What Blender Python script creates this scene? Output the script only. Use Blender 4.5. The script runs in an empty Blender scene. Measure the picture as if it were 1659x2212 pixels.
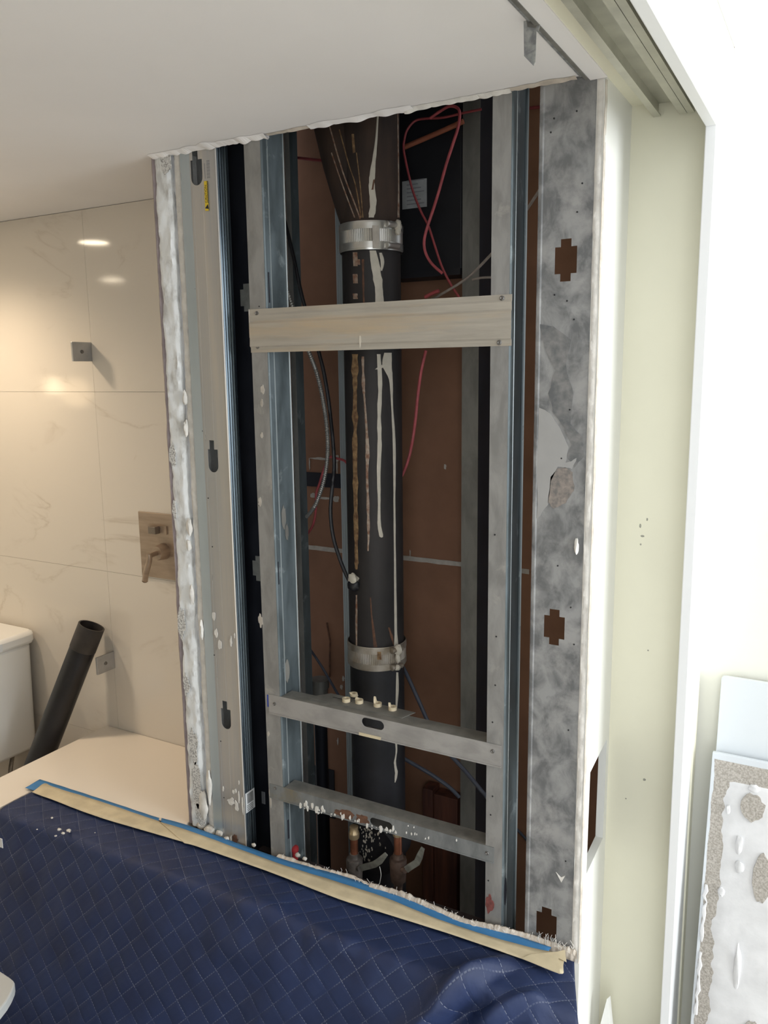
import bpy, bmesh, math, random
from mathutils import Vector, Matrix, noise

# ---------------------------------------------------------------- camera, light, exposure
SC = bpy.context.scene
COL = SC.collection
W, H, F = 1659.0, 2212.0, 1774.4
YAW, PITCH, ROLL = math.radians(29.2835), math.radians(9.7595), math.radians(-0.7152)
CAM = Vector((0.0, 0.0, 1.55))
fwd = Vector((-math.sin(YAW) * math.cos(PITCH), math.cos(YAW) * math.cos(PITCH), -math.sin(PITCH)))
r0 = Vector((math.cos(YAW), math.sin(YAW), 0))
u0 = r0.cross(fwd)
RIGHT = math.cos(ROLL) * r0 + math.sin(ROLL) * u0
UP = RIGHT.cross(fwd)
cd = bpy.data.cameras.new('camera')
cam = bpy.data.objects.new('camera', cd)
COL.objects.link(cam)
cd.sensor_fit = 'VERTICAL'; cd.sensor_height = 36.0; cd.lens = 36.0 * F / H
cd.clip_start = 0.02; cd.clip_end = 100
m = Matrix((RIGHT, UP, -fwd)).transposed().to_4x4()
m.translation = CAM
cam.matrix_world = m
SC.camera = cam

wd = bpy.data.worlds.new('daylight'); SC.world = wd; wd.use_nodes = True
bg = wd.node_tree.nodes['Background']
bg.inputs[0].default_value = (0.86, 0.93, 1.0, 1); bg.inputs[1].default_value = 0.78

def area(name, loc, target, size, size_y, power, color):
    l = bpy.data.lights.new(name, 'AREA'); l.shape = 'RECTANGLE'; l.size = size; l.size_y = size_y
    l.energy = power; l.color = color
    o = bpy.data.objects.new(name, l); COL.objects.link(o); o.location = loc
    o.rotation_euler = (Vector(target) - Vector(loc)).to_track_quat('-Z', 'Y').to_euler()
    return o
# the window of the next room, to the right of and behind the photographer
area('daylight_area', (3.32, 0.75, 1.6), (-0.3, 1.4, 1.0), 1.4, 1.8, 78, (0.93, 0.97, 1.0))
area('daylight_area', (0.9, -2.4, 1.6), (-0.5, 1.4, 1.2), 1.4, 1.6, 20, (0.93, 0.97, 1.0))  # second, frontal daylight lamp added behind the camera to brighten the door recess

SC.view_settings.view_transform = 'Standard'
SC.view_settings.look = 'None'
SC.view_settings.exposure = 0.40
SC.view_settings.gamma = 1.0
SC.view_settings.use_curve_mapping = False
try:
    SC.cycles.use_denoising = True
    SC.cycles.max_bounces = 8
    SC.cycles.sample_clamp_indirect = 6
except Exception:
    pass

rnd = random.Random(7)

# ---------------------------------------------------------------- measuring: sight lines onto real planes of the room
def ray(px, py):
    return RIGHT * ((px - W / 2) / F) + UP * ((H / 2 - py) / F) + fwd
def onY(px, py, Y):
    d = ray(px, py); return CAM + d * ((Y - CAM.y) / d.y)
def onZ(px, py, Z):
    d = ray(px, py); return CAM + d * ((Z - CAM.z) / d.z)
def onX(px, py, X):
    d = ray(px, py); return CAM + d * ((X - CAM.x) / d.x)

ZC = 2.005      # ceiling
ZD = 0.465      # bath deck
YP = 1.378      # front of the opened wall
YT = 1.692      # tiled wall
YB = 1.850      # rear board of the pipe chase
YW = 1.60       # wall beside the sliding door
YJ = 1.55       # end of the sliding door recess

# ---------------------------------------------------------------- materials
MATS = {}
def new_mat(name):
    mt = bpy.data.materials.new(name); mt.use_nodes = True
    nt = mt.node_tree
    return mt, nt, nt.nodes['Principled BSDF']
def N(nt, kind, **kw):
    n = nt.nodes.new(kind)
    for k, v in kw.items():
        if k.startswith('i_'):
            key = k[2:]
            n.inputs[int(key) if key.isdigit() else key].default_value = v
        else:
            setattr(n, k, v)
    return n
def ramp(nt, stops):
    r = nt.nodes.new('ShaderNodeValToRGB'); e = r.color_ramp.elements
    while len(e) < len(stops): e.new(0.5)
    for i, (p, c) in enumerate(stops):
        e[i].position = p; e[i].color = (c[0], c[1], c[2], 1) if hasattr(c, '__len__') else (c, c, c, 1)
    return r
def mixrgb(nt, fac, a, b):
    mx = nt.nodes.new('ShaderNodeMix'); mx.data_type = 'RGBA'
    L = nt.links
    for sock, v in ((mx.inputs[0], fac), (mx.inputs[6], a), (mx.inputs[7], b)):
        if hasattr(v, 'is_linked') or hasattr(v, 'links'): L.new(v, sock)
        elif hasattr(v, '__len__'): sock.default_value = (v[0], v[1], v[2], 1)
        else: sock.default_value = v
    return mx.outputs[2]
def coords(nt, scale=(1, 1, 1), kind='Object'):
    t = nt.nodes.new('ShaderNodeTexCoord'); mp = nt.nodes.new('ShaderNodeMapping')
    mp.inputs['Scale'].default_value = scale
    nt.links.new(t.outputs[kind], mp.inputs[0]); return mp.outputs[0]
def noise_tex(nt, vec, scale, detail=4, rough=0.55, dist=0.0):
    n = N(nt, 'ShaderNodeTexNoise'); n.inputs['Scale'].default_value = scale; n.inputs['Detail'].default_value = detail
    n.inputs['Roughness'].default_value = rough; n.inputs['Distortion'].default_value = dist
    nt.links.new(vec, n.inputs['Vector']); return n.outputs['Fac']
def bump(nt, b, h, strength=0.3, dist=0.002):
    bn = N(nt, 'ShaderNodeBump'); bn.inputs['Strength'].default_value = strength; bn.inputs['Distance'].default_value = dist
    nt.links.new(h, bn.inputs['Height']); nt.links.new(bn.outputs[0], b.inputs['Normal'])
def plain(name, col, rough=0.6, metal=0.0, var=0.06, scale=12.0, bmp=0.0, bscale=60, col2=None, lo=.35, hi=.65, stretch=(1, 1, 1), spec=0.5):
    mt, nt, b = new_mat(name)
    b.inputs['Roughness'].default_value = rough; b.inputs['Metallic'].default_value = metal
    b.inputs['Specular IOR Level'].default_value = spec
    v = coords(nt, stretch)
    f = noise_tex(nt, v, scale, 5)
    c2 = col2 if col2 else tuple(max(0, c * (1 - var * 2)) for c in col)
    r = ramp(nt, [(lo, c2), (hi, col)])
    nt.links.new(f, r.inputs[0]); nt.links.new(r.outputs[0], b.inputs['Base Color'])
    if bmp:
        bump(nt, b, noise_tex(nt, v, bscale, 4), bmp)
    MATS[name] = mt; return mt
def galv(name, col, dark, scale=26.0, lo=.38, hi=.62, metal=.35, rough=.5, blot=None, blot_lo=.56, blot_hi=.60, blot_scale=9.0, grain=(1, 1, .35), blot_grain=(1, 1, 1)):
    mt, nt, b = new_mat(name)
    b.inputs['Metallic'].default_value = metal
    v = coords(nt, grain)
    f = noise_tex(nt, v, scale, 6, .6, .4)
    r = ramp(nt, [(lo, dark), (hi, col)]); nt.links.new(f, r.inputs[0])
    out = r.outputs[0]
    if blot:
        f2 = noise_tex(nt, coords(nt, blot_grain), blot_scale, 8, .62, .3)
        r2 = ramp(nt, [(blot_lo, 0), (blot_hi, 1)]); nt.links.new(f2, r2.inputs[0])
        out = mixrgb(nt, r2.outputs[0], out, blot)
    nt.links.new(out, b.inputs['Base Color'])
    rr = ramp(nt, [(0.3, rough - .1), (0.7, rough + .12)]); nt.links.new(f, rr.inputs[0]); nt.links.new(rr.outputs[0], b.inputs['Roughness'])
    bump(nt, b, f, .06, .001)
    MATS[name] = mt; return mt

plain('ceiling_paint', (.91, .885, .875), .75, var=.015, scale=3, bmp=.05, bscale=180)
plain('white_paint', (.90, .90, .86), .55, var=.01, scale=3, bmp=.04, bscale=150)
plain('cream_paint', (.90, .87, .70), .6, var=.02, scale=4, bmp=.04, bscale=150)
plain('wall_cream', (.86, .85, .76), .6, var=.02, scale=4, bmp=.04, bscale=150)
plain('trim_white', (.88, .89, .90), .4, var=.01, scale=3)
plain('track_metal', (.56, .55, .45), .4, .15, var=.12, scale=14)
plain('gypsum', (.82, .79, .74), .9, var=.1, scale=40, bmp=.7, bscale=90)
plain('torn_paper', (.70, .62, .53), .9, var=.14, scale=45, bmp=.6, bscale=110)
plain('rear_board', (.29, .145, .085), .85, var=.1, scale=7, bmp=.1, bscale=120)
plain('joint_compound', (.55, .50, .44), .9, var=.12, scale=40, bmp=.4)
plain('void_shade', (.012, .012, .02), .8, var=.1)  # near-black standing for the darkness inside slots and openings
plain('concrete_dark', (.045, .03, .028), .9, var=.3, scale=10, bmp=.3)
plain('floor_grey', (.70, .67, .63), .5, var=.05, scale=6)
plain('deck_cream', (.88, .80, .70), .3, var=.01, scale=3)
plain('porcelain', (.88, .87, .84), .12, var=.01, scale=3)
plain('black_abs', (.010, .010, .015), .4, var=.25, scale=20, bmp=.06, bscale=90)
plain('black_abs_band', (.045, .038, .036), .55, var=.2, scale=30)
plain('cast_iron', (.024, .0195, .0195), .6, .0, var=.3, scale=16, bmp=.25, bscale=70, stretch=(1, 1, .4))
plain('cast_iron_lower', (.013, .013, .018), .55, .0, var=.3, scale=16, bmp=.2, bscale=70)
plain('rusty_iron', (.060, .035, .024), .8, .0, col2=(.028, .019, .016), scale=22, bmp=.25, bscale=70, stretch=(1, 1, .25))
plain('caulk', (.62, .57, .48), .5, var=.06, scale=60)
plain('caulk_brown', (.42, .34, .27), .6, col2=(.20, .09, .05), scale=90)
plain('rust', (.33, .21, .10), .85, col2=(.12, .06, .03), scale=80, bmp=.5, bscale=160)
plain('rust_dark', (.17, .080, .045), .85, col2=(.09, .045, .03), scale=80, bmp=.4, bscale=160)
plain('stainless', (.62, .60, .56), .3, .75, var=.15, scale=14)
plain('stainless_dull', (.50, .46, .41), .38, .6, col2=(.30, .25, .19), scale=22)
plain('copper', (.55, .21, .12), .33, .75, var=.2, scale=40)
plain('brass_cap', (.66, .50, .30), .33, .65, var=.15, scale=40)
plain('brass_dull', (.27, .235, .21), .5, .35, var=.25, scale=60, bmp=.2)
plain('brass_brown', (.17, .11, .085), .55, .3, var=.25, scale=60, bmp=.2)
plain('lever_steel', (.42, .42, .37), .45, .4, var=.2, scale=60)
plain('red_cable', (.34, .055, .06), .5, var=.15, scale=40)
plain('red_cable_bright', (.52, .10, .11), .5, var=.15, scale=40)
plain('orange_pipe', (.40, .13, .07), .55, var=.1, scale=40)
plain('black_cable', (.016, .016, .02), .45, var=.1)
plain('grey_cord', (.36, .31, .27), .6, var=.15, scale=60)
plain('blue_cable', (.075, .085, .115), .45, var=.1)
plain('steel_conduit', (.40, .40, .39), .35, .6, var=.15, scale=60)
plain('duct_black', (.010, .010, .014), .6, var=.2)
plain('paper_label', (.45, .46, .46), .8, var=.08, scale=60)
plain('white_label', (.80, .82, .84), .6, var=.02)
plain('yellow_label', (.78, .56, .03), .5, var=.02)
plain('black_ink', (.02, .02, .022), .7, var=.05)
plain('grey_ink', (.27, .27, .28), .7, var=.05)
plain('blue_ink', (.03, .07, .42), .6, var=.05)
plain('red_paint', (.24, .07, .06), .7, var=.2, scale=150, bmp=.3, bscale=200)
plain('scuff', (.45, .44, .36), .7, var=.2, scale=300)
plain('red_plastic', (.40, .03, .035), .5, var=.1)
plain('wood_stud', (.17, .060, .034), .7, col2=(.075, .028, .02), scale=14, stretch=(3.5, 3.5, .25), bmp=.1)
plain('blue_tape', (.055, .235, .52), .6, var=.06, scale=40, bmp=.08, bscale=140)
plain('masking_tape', (.70, .60, .41), .7, var=.09, scale=24, bmp=.15, bscale=90)
plain('ring_plastic', (.78, .66, .46), .5, var=.1, scale=120)
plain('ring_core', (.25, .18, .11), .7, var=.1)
plain('tile_grey', (.72, .76, .80), .25, var=.03, scale=5)
plain('thinset', (.87, .89, .90), .85, col2=(.62, .62, .61), scale=34, lo=.36, hi=.5, bmp=.8, bscale=60, stretch=(1, 1, .6))
plain('thinset_smooth', (.80, .80, .81), .8, var=.06, scale=20, bmp=.4, bscale=40)
plain('mesh_scrim', (.52, .485, .44), .9, col2=(.36, .33, .29), scale=300, lo=.40, hi=.60, bmp=.8, bscale=200)
plain('mesh_white', (.74, .73, .71), .9, col2=(.36, .35, .34), scale=260, lo=.40, hi=.54, bmp=.8, bscale=300)
plain('tile_body', (.35, .29, .30), .5, var=.12, scale=40)
plain('brushed_nickel', (.44, .34, .26), .32, .55, var=.1, scale=10, stretch=(1, 1, 8))
plain('brushed_nickel_dark', (.24, .20, .165), .3, .55, var=.1, scale=10)
plain('clip_steel', (.48, .48, .48), .35, .5, var=.1, scale=20)
plain('screw_steel', (.25, .24, .23), .4, .7, var=.2, scale=200)
plain('stool_grey', (.55, .56, .55), .45, var=.03)
plain('debris', (.72, .68, .62), .9, var=.15, scale=120, bmp=.5, bscale=160)
plain('fibre', (.80, .78, .74), .8, var=.05)
plain('hose_steel', (.32, .27, .22), .35, .6, var=.2, scale=200)

galv('galv_new', (.55, .51, .46), (.45, .445, .44), 7, metal=.45, rough=.36, grain=(4, 1, .10))  # tan of warm reflections mixed into the steel's base colour
galv('galv_bluish', (.47, .515, .53), (.40, .44, .45), 9, metal=.4, rough=.34, grain=(1, 1, .12))
galv('galv_new_shaded', (.16, .20, .235), (.05, .07, .09), 30, metal=.7, rough=.28, grain=(6, 6, .08))  # dark copy of the new steel, reflection of the dark chase painted in
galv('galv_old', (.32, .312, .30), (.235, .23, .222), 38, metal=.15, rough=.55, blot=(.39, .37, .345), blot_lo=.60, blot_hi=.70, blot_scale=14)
galv('galv_inner_shaded', (.135, .165, .18), (.085, .105, .112), 24, metal=.3, rough=.45, blot=(.25, .29, .30), blot_lo=.60, blot_hi=.72, blot_scale=20)  # dark copy of the stud steel, shade of the webs painted in
galv('galv_stained', (.33, .33, .328), (.155, .158, .162), 30, metal=.15, rough=.55, blot=(.36, .355, .35), blot_lo=.52, blot_hi=.66, blot_scale=11, grain=(1, 1, .7))
galv('galv_rail', (.46, .42, .36), (.39, .355, .305), 34, metal=.15, rough=.5, grain=(.2, 1, 2.5), blot=(.51, .405, .285), blot_lo=.48, blot_hi=.66, blot_scale=9, blot_grain=(.22, 1, 3.0))
galv('galv_rail_low', (.40, .385, .37), (.31, .30, .29), 30, metal=.25, rough=.5, grain=(.5, 1, 1))
galv('galv_rail_wet', (.25, .26, .262), (.17, .18, .187), 30, metal=.3, rough=.45, blot=(.24, .205, .14), blot_lo=.56, blot_hi=.68, blot_scale=7)
galv('galv_dim', (.24, .232, .21), (.17, .165, .15), 30, metal=.2, rough=.55)
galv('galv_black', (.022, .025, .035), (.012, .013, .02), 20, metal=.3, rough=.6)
galv('bead_metal', (.47, .48, .47), (.24, .25, .26), 70, metal=.3, rough=.45, grain=(1, 1, 1))

def marble(name, base, vein, rough):
    mt, nt, b = new_mat(name)
    b.inputs['Roughness'].default_value = rough
    v = coords(nt, (1, 1, 1))
    d = noise_tex(nt, v, 2.2, 5, .6)
    mp = N(nt, 'ShaderNodeMapping'); mp.inputs['Rotation'].default_value = (0, .55, 0); mp.inputs['Scale'].default_value = (1.0, 1, 2.2)
    nt.links.new(v, mp.inputs[0])
    wv = noise_tex(nt, mp.outputs[0], 1.7, 6, .55, .9)
    s = N(nt, 'ShaderNodeMath', operation='SUBTRACT'); s.inputs[1].default_value = .5; nt.links.new(wv, s.inputs[0])
    a = N(nt, 'ShaderNodeMath', operation='ABSOLUTE'); nt.links.new(s.outputs[0], a.inputs[0])
    r = ramp(nt, [(0.0, 1), (0.008, .45), (0.028, 0)]); nt.links.new(a.outputs[0], r.inputs[0])
    g = ramp(nt, [(.5, 0), (.68, .55)]); nt.links.new(d, g.inputs[0])
    mul = N(nt, 'ShaderNodeMath', operation='MULTIPLY'); nt.links.new(r.outputs[0], mul.inputs[0]); nt.links.new(g.outputs[0], mul.inputs[1])
    nt.links.new(mixrgb(nt, mul.outputs[0], base, vein), b.inputs['Base Color'])
    MATS[name] = mt
marble('marble_tile', (.76, .70, .62), (.48, .40, .31), .08)
marble('marble_offcut', (.74, .78, .81), (.55, .57, .58), .25)

def blanket_mat():
    mt, nt, b = new_mat('quilted_blue')
    L = nt.links
    b.inputs['Roughness'].default_value = .62
    b.inputs['Sheen Weight'].default_value = .10; b.inputs['Sheen Roughness'].default_value = .4
    b.inputs['Sheen Tint'].default_value = (.25, .38, .75, 1)
    t = N(nt, 'ShaderNodeTexCoord')
    def fam(ang, step, thick, gain):
        mp = N(nt, 'ShaderNodeMapping'); mp.inputs['Rotation'].default_value = (0, 0, ang)
        L.new(t.outputs['UV'], mp.inputs[0])
        sx = N(nt, 'ShaderNodeSeparateXYZ'); L.new(mp.outputs[0], sx.inputs[0])
        pp = N(nt, 'ShaderNodeMath', operation='PINGPONG'); pp.inputs[1].default_value = step / 2
        L.new(sx.outputs[0], pp.inputs[0])                 # 0 at a seam
        ds = N(nt, 'ShaderNodeMath', operation='FRACT')
        mu = N(nt, 'ShaderNodeMath', operation='MULTIPLY'); mu.inputs[1].default_value = 1 / .0065
        L.new(sx.outputs[1], mu.inputs[0]); L.new(mu.outputs[0], ds.inputs[0])
        lt = N(nt, 'ShaderNodeMath', operation='LESS_THAN'); lt.inputs[1].default_value = .66; L.new(ds.outputs[0], lt.inputs[0])
        th = N(nt, 'ShaderNodeMath', operation='LESS_THAN'); th.inputs[1].default_value = thick; L.new(pp.outputs[0], th.inputs[0])
        m1 = N(nt, 'ShaderNodeMath', operation='MULTIPLY'); L.new(lt.outputs[0], m1.inputs[0]); L.new(th.outputs[0], m1.inputs[1])
        rr = ramp(nt, [(0, 0), (.1, .35), (.35, .8), (1, 1)])
        dv = N(nt, 'ShaderNodeMath', operation='DIVIDE'); dv.inputs[1].default_value = step / 2
        L.new(pp.outputs[0], dv.inputs[0]); L.new(dv.outputs[0], rr.inputs[0])
        gn = N(nt, 'ShaderNodeMath', operation='MULTIPLY'); gn.inputs[1].default_value = gain; L.new(m1.outputs[0], gn.inputs[0])
        return gn.outputs[0], rr.outputs[0]
    a1, h1 = fam(math.radians(-44), .0395, .0009, .28)
    a2, h2 = fam(math.radians(53), .0395, .00045, .75)
    st = N(nt, 'ShaderNodeMath', operation='MAXIMUM'); L.new(a1, st.inputs[0]); L.new(a2, st.inputs[1])
    ht = N(nt, 'ShaderNodeMath', operation='MULTIPLY'); L.new(h1, ht.inputs[0]); L.new(h2, ht.inputs[1])
    v = coords(nt)
    f = noise_tex(nt, v, 7, 5)
    r = ramp(nt, [(.3, (.008, .0165, .060)), (.7, (.014, .030, .100))]); L.new(f, r.inputs[0])
    wear = noise_tex(nt, v, 26, 3)
    wr = ramp(nt, [(.36, .15), (.64, .75)]); L.new(wear, wr.inputs[0])
    sm = N(nt, 'ShaderNodeMath', operation='MULTIPLY'); L.new(st.outputs[0], sm.inputs[0]); L.new(wr.outputs[0], sm.inputs[1])
    L.new(mixrgb(nt, sm.outputs[0], r.outputs[0], (.42, .44, .50)), b.inputs['Base Color'])
    fine = noise_tex(nt, v, 420, 2)
    fm = N(nt, 'ShaderNodeMath', operation='MULTIPLY'); fm.inputs[1].default_value = .06; L.new(fine, fm.inputs[0])
    ad = N(nt, 'ShaderNodeMath', operation='ADD'); L.new(ht.outputs[0], ad.inputs[0]); L.new(fm.outputs[0], ad.inputs[1])
    wrk = noise_tex(nt, v, 16, 4, .5, .6)
    w2 = N(nt, 'ShaderNodeMath', operation='MULTIPLY'); w2.inputs[1].default_value = 1.2; L.new(wrk, w2.inputs[0])
    a3 = N(nt, 'ShaderNodeMath', operation='ADD'); L.new(ad.outputs[0], a3.inputs[0]); L.new(w2.outputs[0], a3.inputs[1])
    bump(nt, b, a3.outputs[0], .42, .004)
    MATS['quilted_blue'] = mt
blanket_mat()

def emit(name, col, s):
    mt, nt, b = new_mat(name)
    b.inputs['Base Color'].default_value = (.9, .9, .9, 1)
    b.inputs['Emission Color'].default_value = (*col, 1); b.inputs['Emission Strength'].default_value = s
    MATS[name] = mt
emit('lamp_glow', (1.0, .84, .62), 24)
emit('sconce_glow', (1.0, .76, .48), 8)

# ---------------------------------------------------------------- mesh helpers
class MB:
    def __init__(self): self.v = []; self.f = []; self.uv = None
    def add(self, vs, fs):
        o = len(self.v); self.v += [tuple(p) for p in vs]; self.f += [tuple(i + o for i in f) for f in fs]; return self
    def box(self, x0, x1, y0, y1, z0, z1):
        vs = [(x, y, z) for z in (z0, z1) for y in (y0, y1) for x in (x0, x1)]
        return self.add(vs, [(0, 2, 3, 1), (4, 5, 7, 6), (0, 1, 5, 4), (2, 6, 7, 3), (0, 4, 6, 2), (1, 3, 7, 5)])
    def tube(self, pts, r, seg=10, cap=True, radii=None):
        pts = [Vector(p) for p in pts]; n = len(pts); rings = []
        t0 = (pts[1] - pts[0]).normalized()
        a = Vector((0, 0, 1)) if abs(t0.z) < .9 else Vector((1, 0, 0))
        nrm = (a - t0 * a.dot(t0)).normalized()
        vs = []
        for i in range(n):
            t = (pts[min(i + 1, n - 1)] - pts[max(i - 1, 0)]).normalized()
            nrm = (nrm - t * nrm.dot(t)).normalized(); bn = t.cross(nrm)
            rr = radii[i] if radii else r
            for k in range(seg):
                an = 2 * math.pi * k / seg
                vs.append(pts[i] + (nrm * math.cos(an) + bn * math.sin(an)) * rr)
        fs = [(i * seg + k, i * seg + (k + 1) % seg, (i + 1) * seg + (k + 1) % seg, (i + 1) * seg + k) for i in range(n - 1) for k in range(seg)]
        if cap: fs += [tuple(range(seg))[::-1], tuple((n - 1) * seg + k for k in range(seg))]
        return self.add(vs, fs)
    def lathe(self, base, axis, prof, seg=32, cap=True):
        """prof = (distance along axis, radius) pairs"""
        base = Vector(base); ax = Vector(axis).normalized()
        a = Vector((0, 0, 1)) if abs(ax.z) < .9 else Vector((1, 0, 0))
        e1 = (a - ax * a.dot(ax)).normalized(); e2 = ax.cross(e1)
        vs = []
        for d, r in prof:
            for k in range(seg):
                an = 2 * math.pi * k / seg
                vs.append(base + ax * d + (e1 * math.cos(an) + e2 * math.sin(an)) * r)
        n = len(prof)
        fs = [(i * seg + k, i * seg + (k + 1) % seg, (i + 1) * seg + (k + 1) % seg, (i + 1) * seg + k) for i in range(n - 1) for k in range(seg)]
        if cap: fs += [tuple(range(seg))[::-1], tuple((n - 1) * seg + k for k in range(seg))]
        return self.add(vs, fs)
    def prism(self, poly, ext):
        """poly = 3-D points of one face, ext = offset vector"""
        p = [Vector(q) for q in poly]; e = Vector(ext); n = len(p)
        fs = [tuple(range(n))[::-1], tuple(range(n, 2 * n))] + [(i, (i + 1) % n, n + (i + 1) % n, n + i) for i in range(n)]
        return self.add(p + [q + e for q in p], fs)
    def sheet(self, pts2, holes, place, ext):
        """flat sheet with holes: pts2/holes in 2-D, place maps 2-D to 3-D, ext gives the thickness"""
        bm = bmesh.new(); ed = []
        for loop in [pts2] + list(holes):
            vs = [bm.verts.new((a, b_, 0)) for a, b_ in loop]
            ed += [bm.edges.new((vs[i], vs[(i + 1) % len(vs)])) for i in range(len(vs))]
        bmesh.ops.triangle_fill(bm, use_beauty=True, edges=ed)
        bm.verts.ensure_lookup_table(); bm.verts.index_update()
        base = [place(v.co.x, v.co.y) for v in bm.verts]
        tris = [tuple(v.index for v in f.verts) for f in bm.faces]
        n = len(base); e = Vector(ext)
        fs = [t[::-1] for t in tris] + [tuple(i + n for i in t) for t in tris]
        for x in bm.edges:
            if len(x.link_faces) == 1:
                i, j = x.verts[0].index, x.verts[1].index
                fs.append((i, j, j + n, i + n))
        bm.free()
        return self.add([Vector(p) for p in base] + [Vector(p) + e for p in base], fs)
    def build(self, name, mat, parent=None, smooth=False, bevel=0.0, origin=None):
        me = bpy.data.meshes.new(name)
        me.from_pydata(self.v, [], self.f); me.validate()
        bm = bmesh.new(); bm.from_mesh(me); bmesh.ops.recalc_face_normals(bm, faces=bm.faces); bm.to_mesh(me); bm.free()
        if smooth: me.polygons.foreach_set('use_smooth', [True] * len(me.polygons)); me.update()
        me.materials.append(MATS[mat] if isinstance(mat, str) else mat)
        o = bpy.data.objects.new(name, me); COL.objects.link(o)
        if parent: o.parent = parent; o.matrix_parent_inverse = Matrix.Translation(-Vector(parent.location))
        if bevel:
            md = o.modifiers.new('edge', 'BEVEL'); md.width = bevel; md.segments = 2; md.limit_method = 'ANGLE'; md.angle_limit = math.radians(40)
        if smooth:
            try:
                me.set_sharp_from_angle(angle=math.radians(45))
            except Exception: pass
        return o

def tag(o, label, cat, group=None, kind=None):
    o['label'] = label; o['category'] = cat
    if group: o['group'] = group
    if kind: o['kind'] = kind
    return o
def thing(name, label, cat, loc=(0, 0, 0), group=None):
    o = bpy.data.objects.new(name, None); COL.objects.link(o); o.location = loc; o.empty_display_size = .05
    return tag(o, label, cat, group)
def struct(name, o_or_mb, mat=None, **kw):
    o = o_or_mb.build(name, mat, **kw); o['kind'] = 'structure'; return o
def lab(o, text): o['label'] = text; return o

def smooth_path(pts, n=6):
    pts = [Vector(p) for p in pts]; out = []
    for i in range(len(pts) - 1):
        p0, p1, p2, p3 = pts[max(i - 1, 0)], pts[i], pts[i + 1], pts[min(i + 2, len(pts) - 1)]
        for k in range(n):
            t = k / n
            out.append(.5 * ((2 * p1) + (p2 - p0) * t + (2 * p0 - 5 * p1 + 4 * p2 - p3) * t * t + (3 * p1 - p0 - 3 * p2 + p3) * t ** 3))
    out.append(pts[-1]); return out
def screw(parent, p, r=.0035, axis=(0, -1, 0)):
    b = MB().lathe(p, axis, [(0, r), (.0012, r), (.002, r * .6), (.0008, r * .35), (.0007, r * .05)], 12)
    return b.build('screw', 'screw_steel', parent, smooth=True)

def jag(a, b, n, amp, seed=0, freq=9.0):
    """points from a to b wobbling by amp"""
    return [(a + (b - a) * i / n, amp * (noise.noise((i * .37 + seed, seed * 1.7, 0)) + .6 * noise.noise((i * 1.3 + seed * 3, 4.1, seed)))) for i in range(n + 1)]

# ================================================================ LARGE STRUCTURE
# floor
struct('floor', MB().box(-4.1, 3.2, -2.6, 1.9, -.04, 0), 'floor_grey')

# ceiling of the bathroom, torn along the opened wall
front = [(x, 1.372 + d) for x, d in jag(-1.33, -.40, 90, .006, 3)]
pts = [(-4.0, -1.6), (-.40, -1.6)] + front[::-1] + [(-1.33, YT + .05), (-4.0, YT + .05)]
cl = MB().sheet(pts, [], lambda a, b_: (a, b_, ZC), (0, 0, .016)).build('ceiling', 'ceiling_paint')
cl['kind'] = 'structure'
# curled, torn paper and plaster along the broken edge
def torn_strip(x0, x1, seed, depth, drop, y):
    b = MB(); n = 60; vs = []
    for i in range(n + 1):
        x = x0 + (x1 - x0) * i / n
        d = depth * (.55 + .9 * abs(noise.noise((x * 21, seed, 0)))) ; dz = drop * (.4 + .9 * abs(noise.noise((x * 33, seed, 5))))
        vs += [(x, y - d, ZC - .0006), (x, y + .002, ZC - dz), (x, y + .006, ZC - dz * .5), (x, y + .004, ZC + .004)]
    fs = []
    for i in range(n):
        for k in range(3): fs.append((i * 4 + k, i * 4 + k + 1, i * 4 + 5 + k, i * 4 + 4 + k))
    return b.add(vs, fs)
for i, (x0, x1, dp, dr, mt) in enumerate([(-1.325, -1.02, .020, .007, 'ceiling_paint'), (-1.02, -.92, .010, .002, 'torn_paper'),
                                         (-.92, -.70, .016, .004, 'ceiling_paint'), (-.72, -.52, .010, .006, 'gypsum'), (-.53, -.41, .012, .003, 'torn_paper')]):
    torn_strip(x0, x1, i * 2.3, dp * 1.2, dr * 1.9, 1.374).build('torn_edge', mt, cl)
# unseen dark slabs closing the chase above the ceiling, added to keep it dark
struct('ceiling_chase', MB().box(-1.35, -.385, YP - .0, 1.9, 2.46, 2.5), 'concrete_dark')
struct('wall_bulkhead', MB().box(-1.35, -.385, 1.345, 1.365, 2.03, 2.5), 'concrete_dark')

# tiled wall of the bathroom: tiles are pieces with thin joints
wb = struct('wall_back', MB().box(-4.0, -1.335, YT + .008, YT + .06, 0, ZC), 'gypsum')
xs = [-4.0, -2.976, -1.906, -1.337]; zs = [0, .43, .965, 1.50, ZC - .001]
for i in range(3):
    for j in range(4):
        g = .0004
        MB().box(xs[i] + g, xs[i + 1] - g, YT, YT + .009, zs[j] + g, zs[j + 1] - g).build('tile', 'marble_tile', wb)
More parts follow.
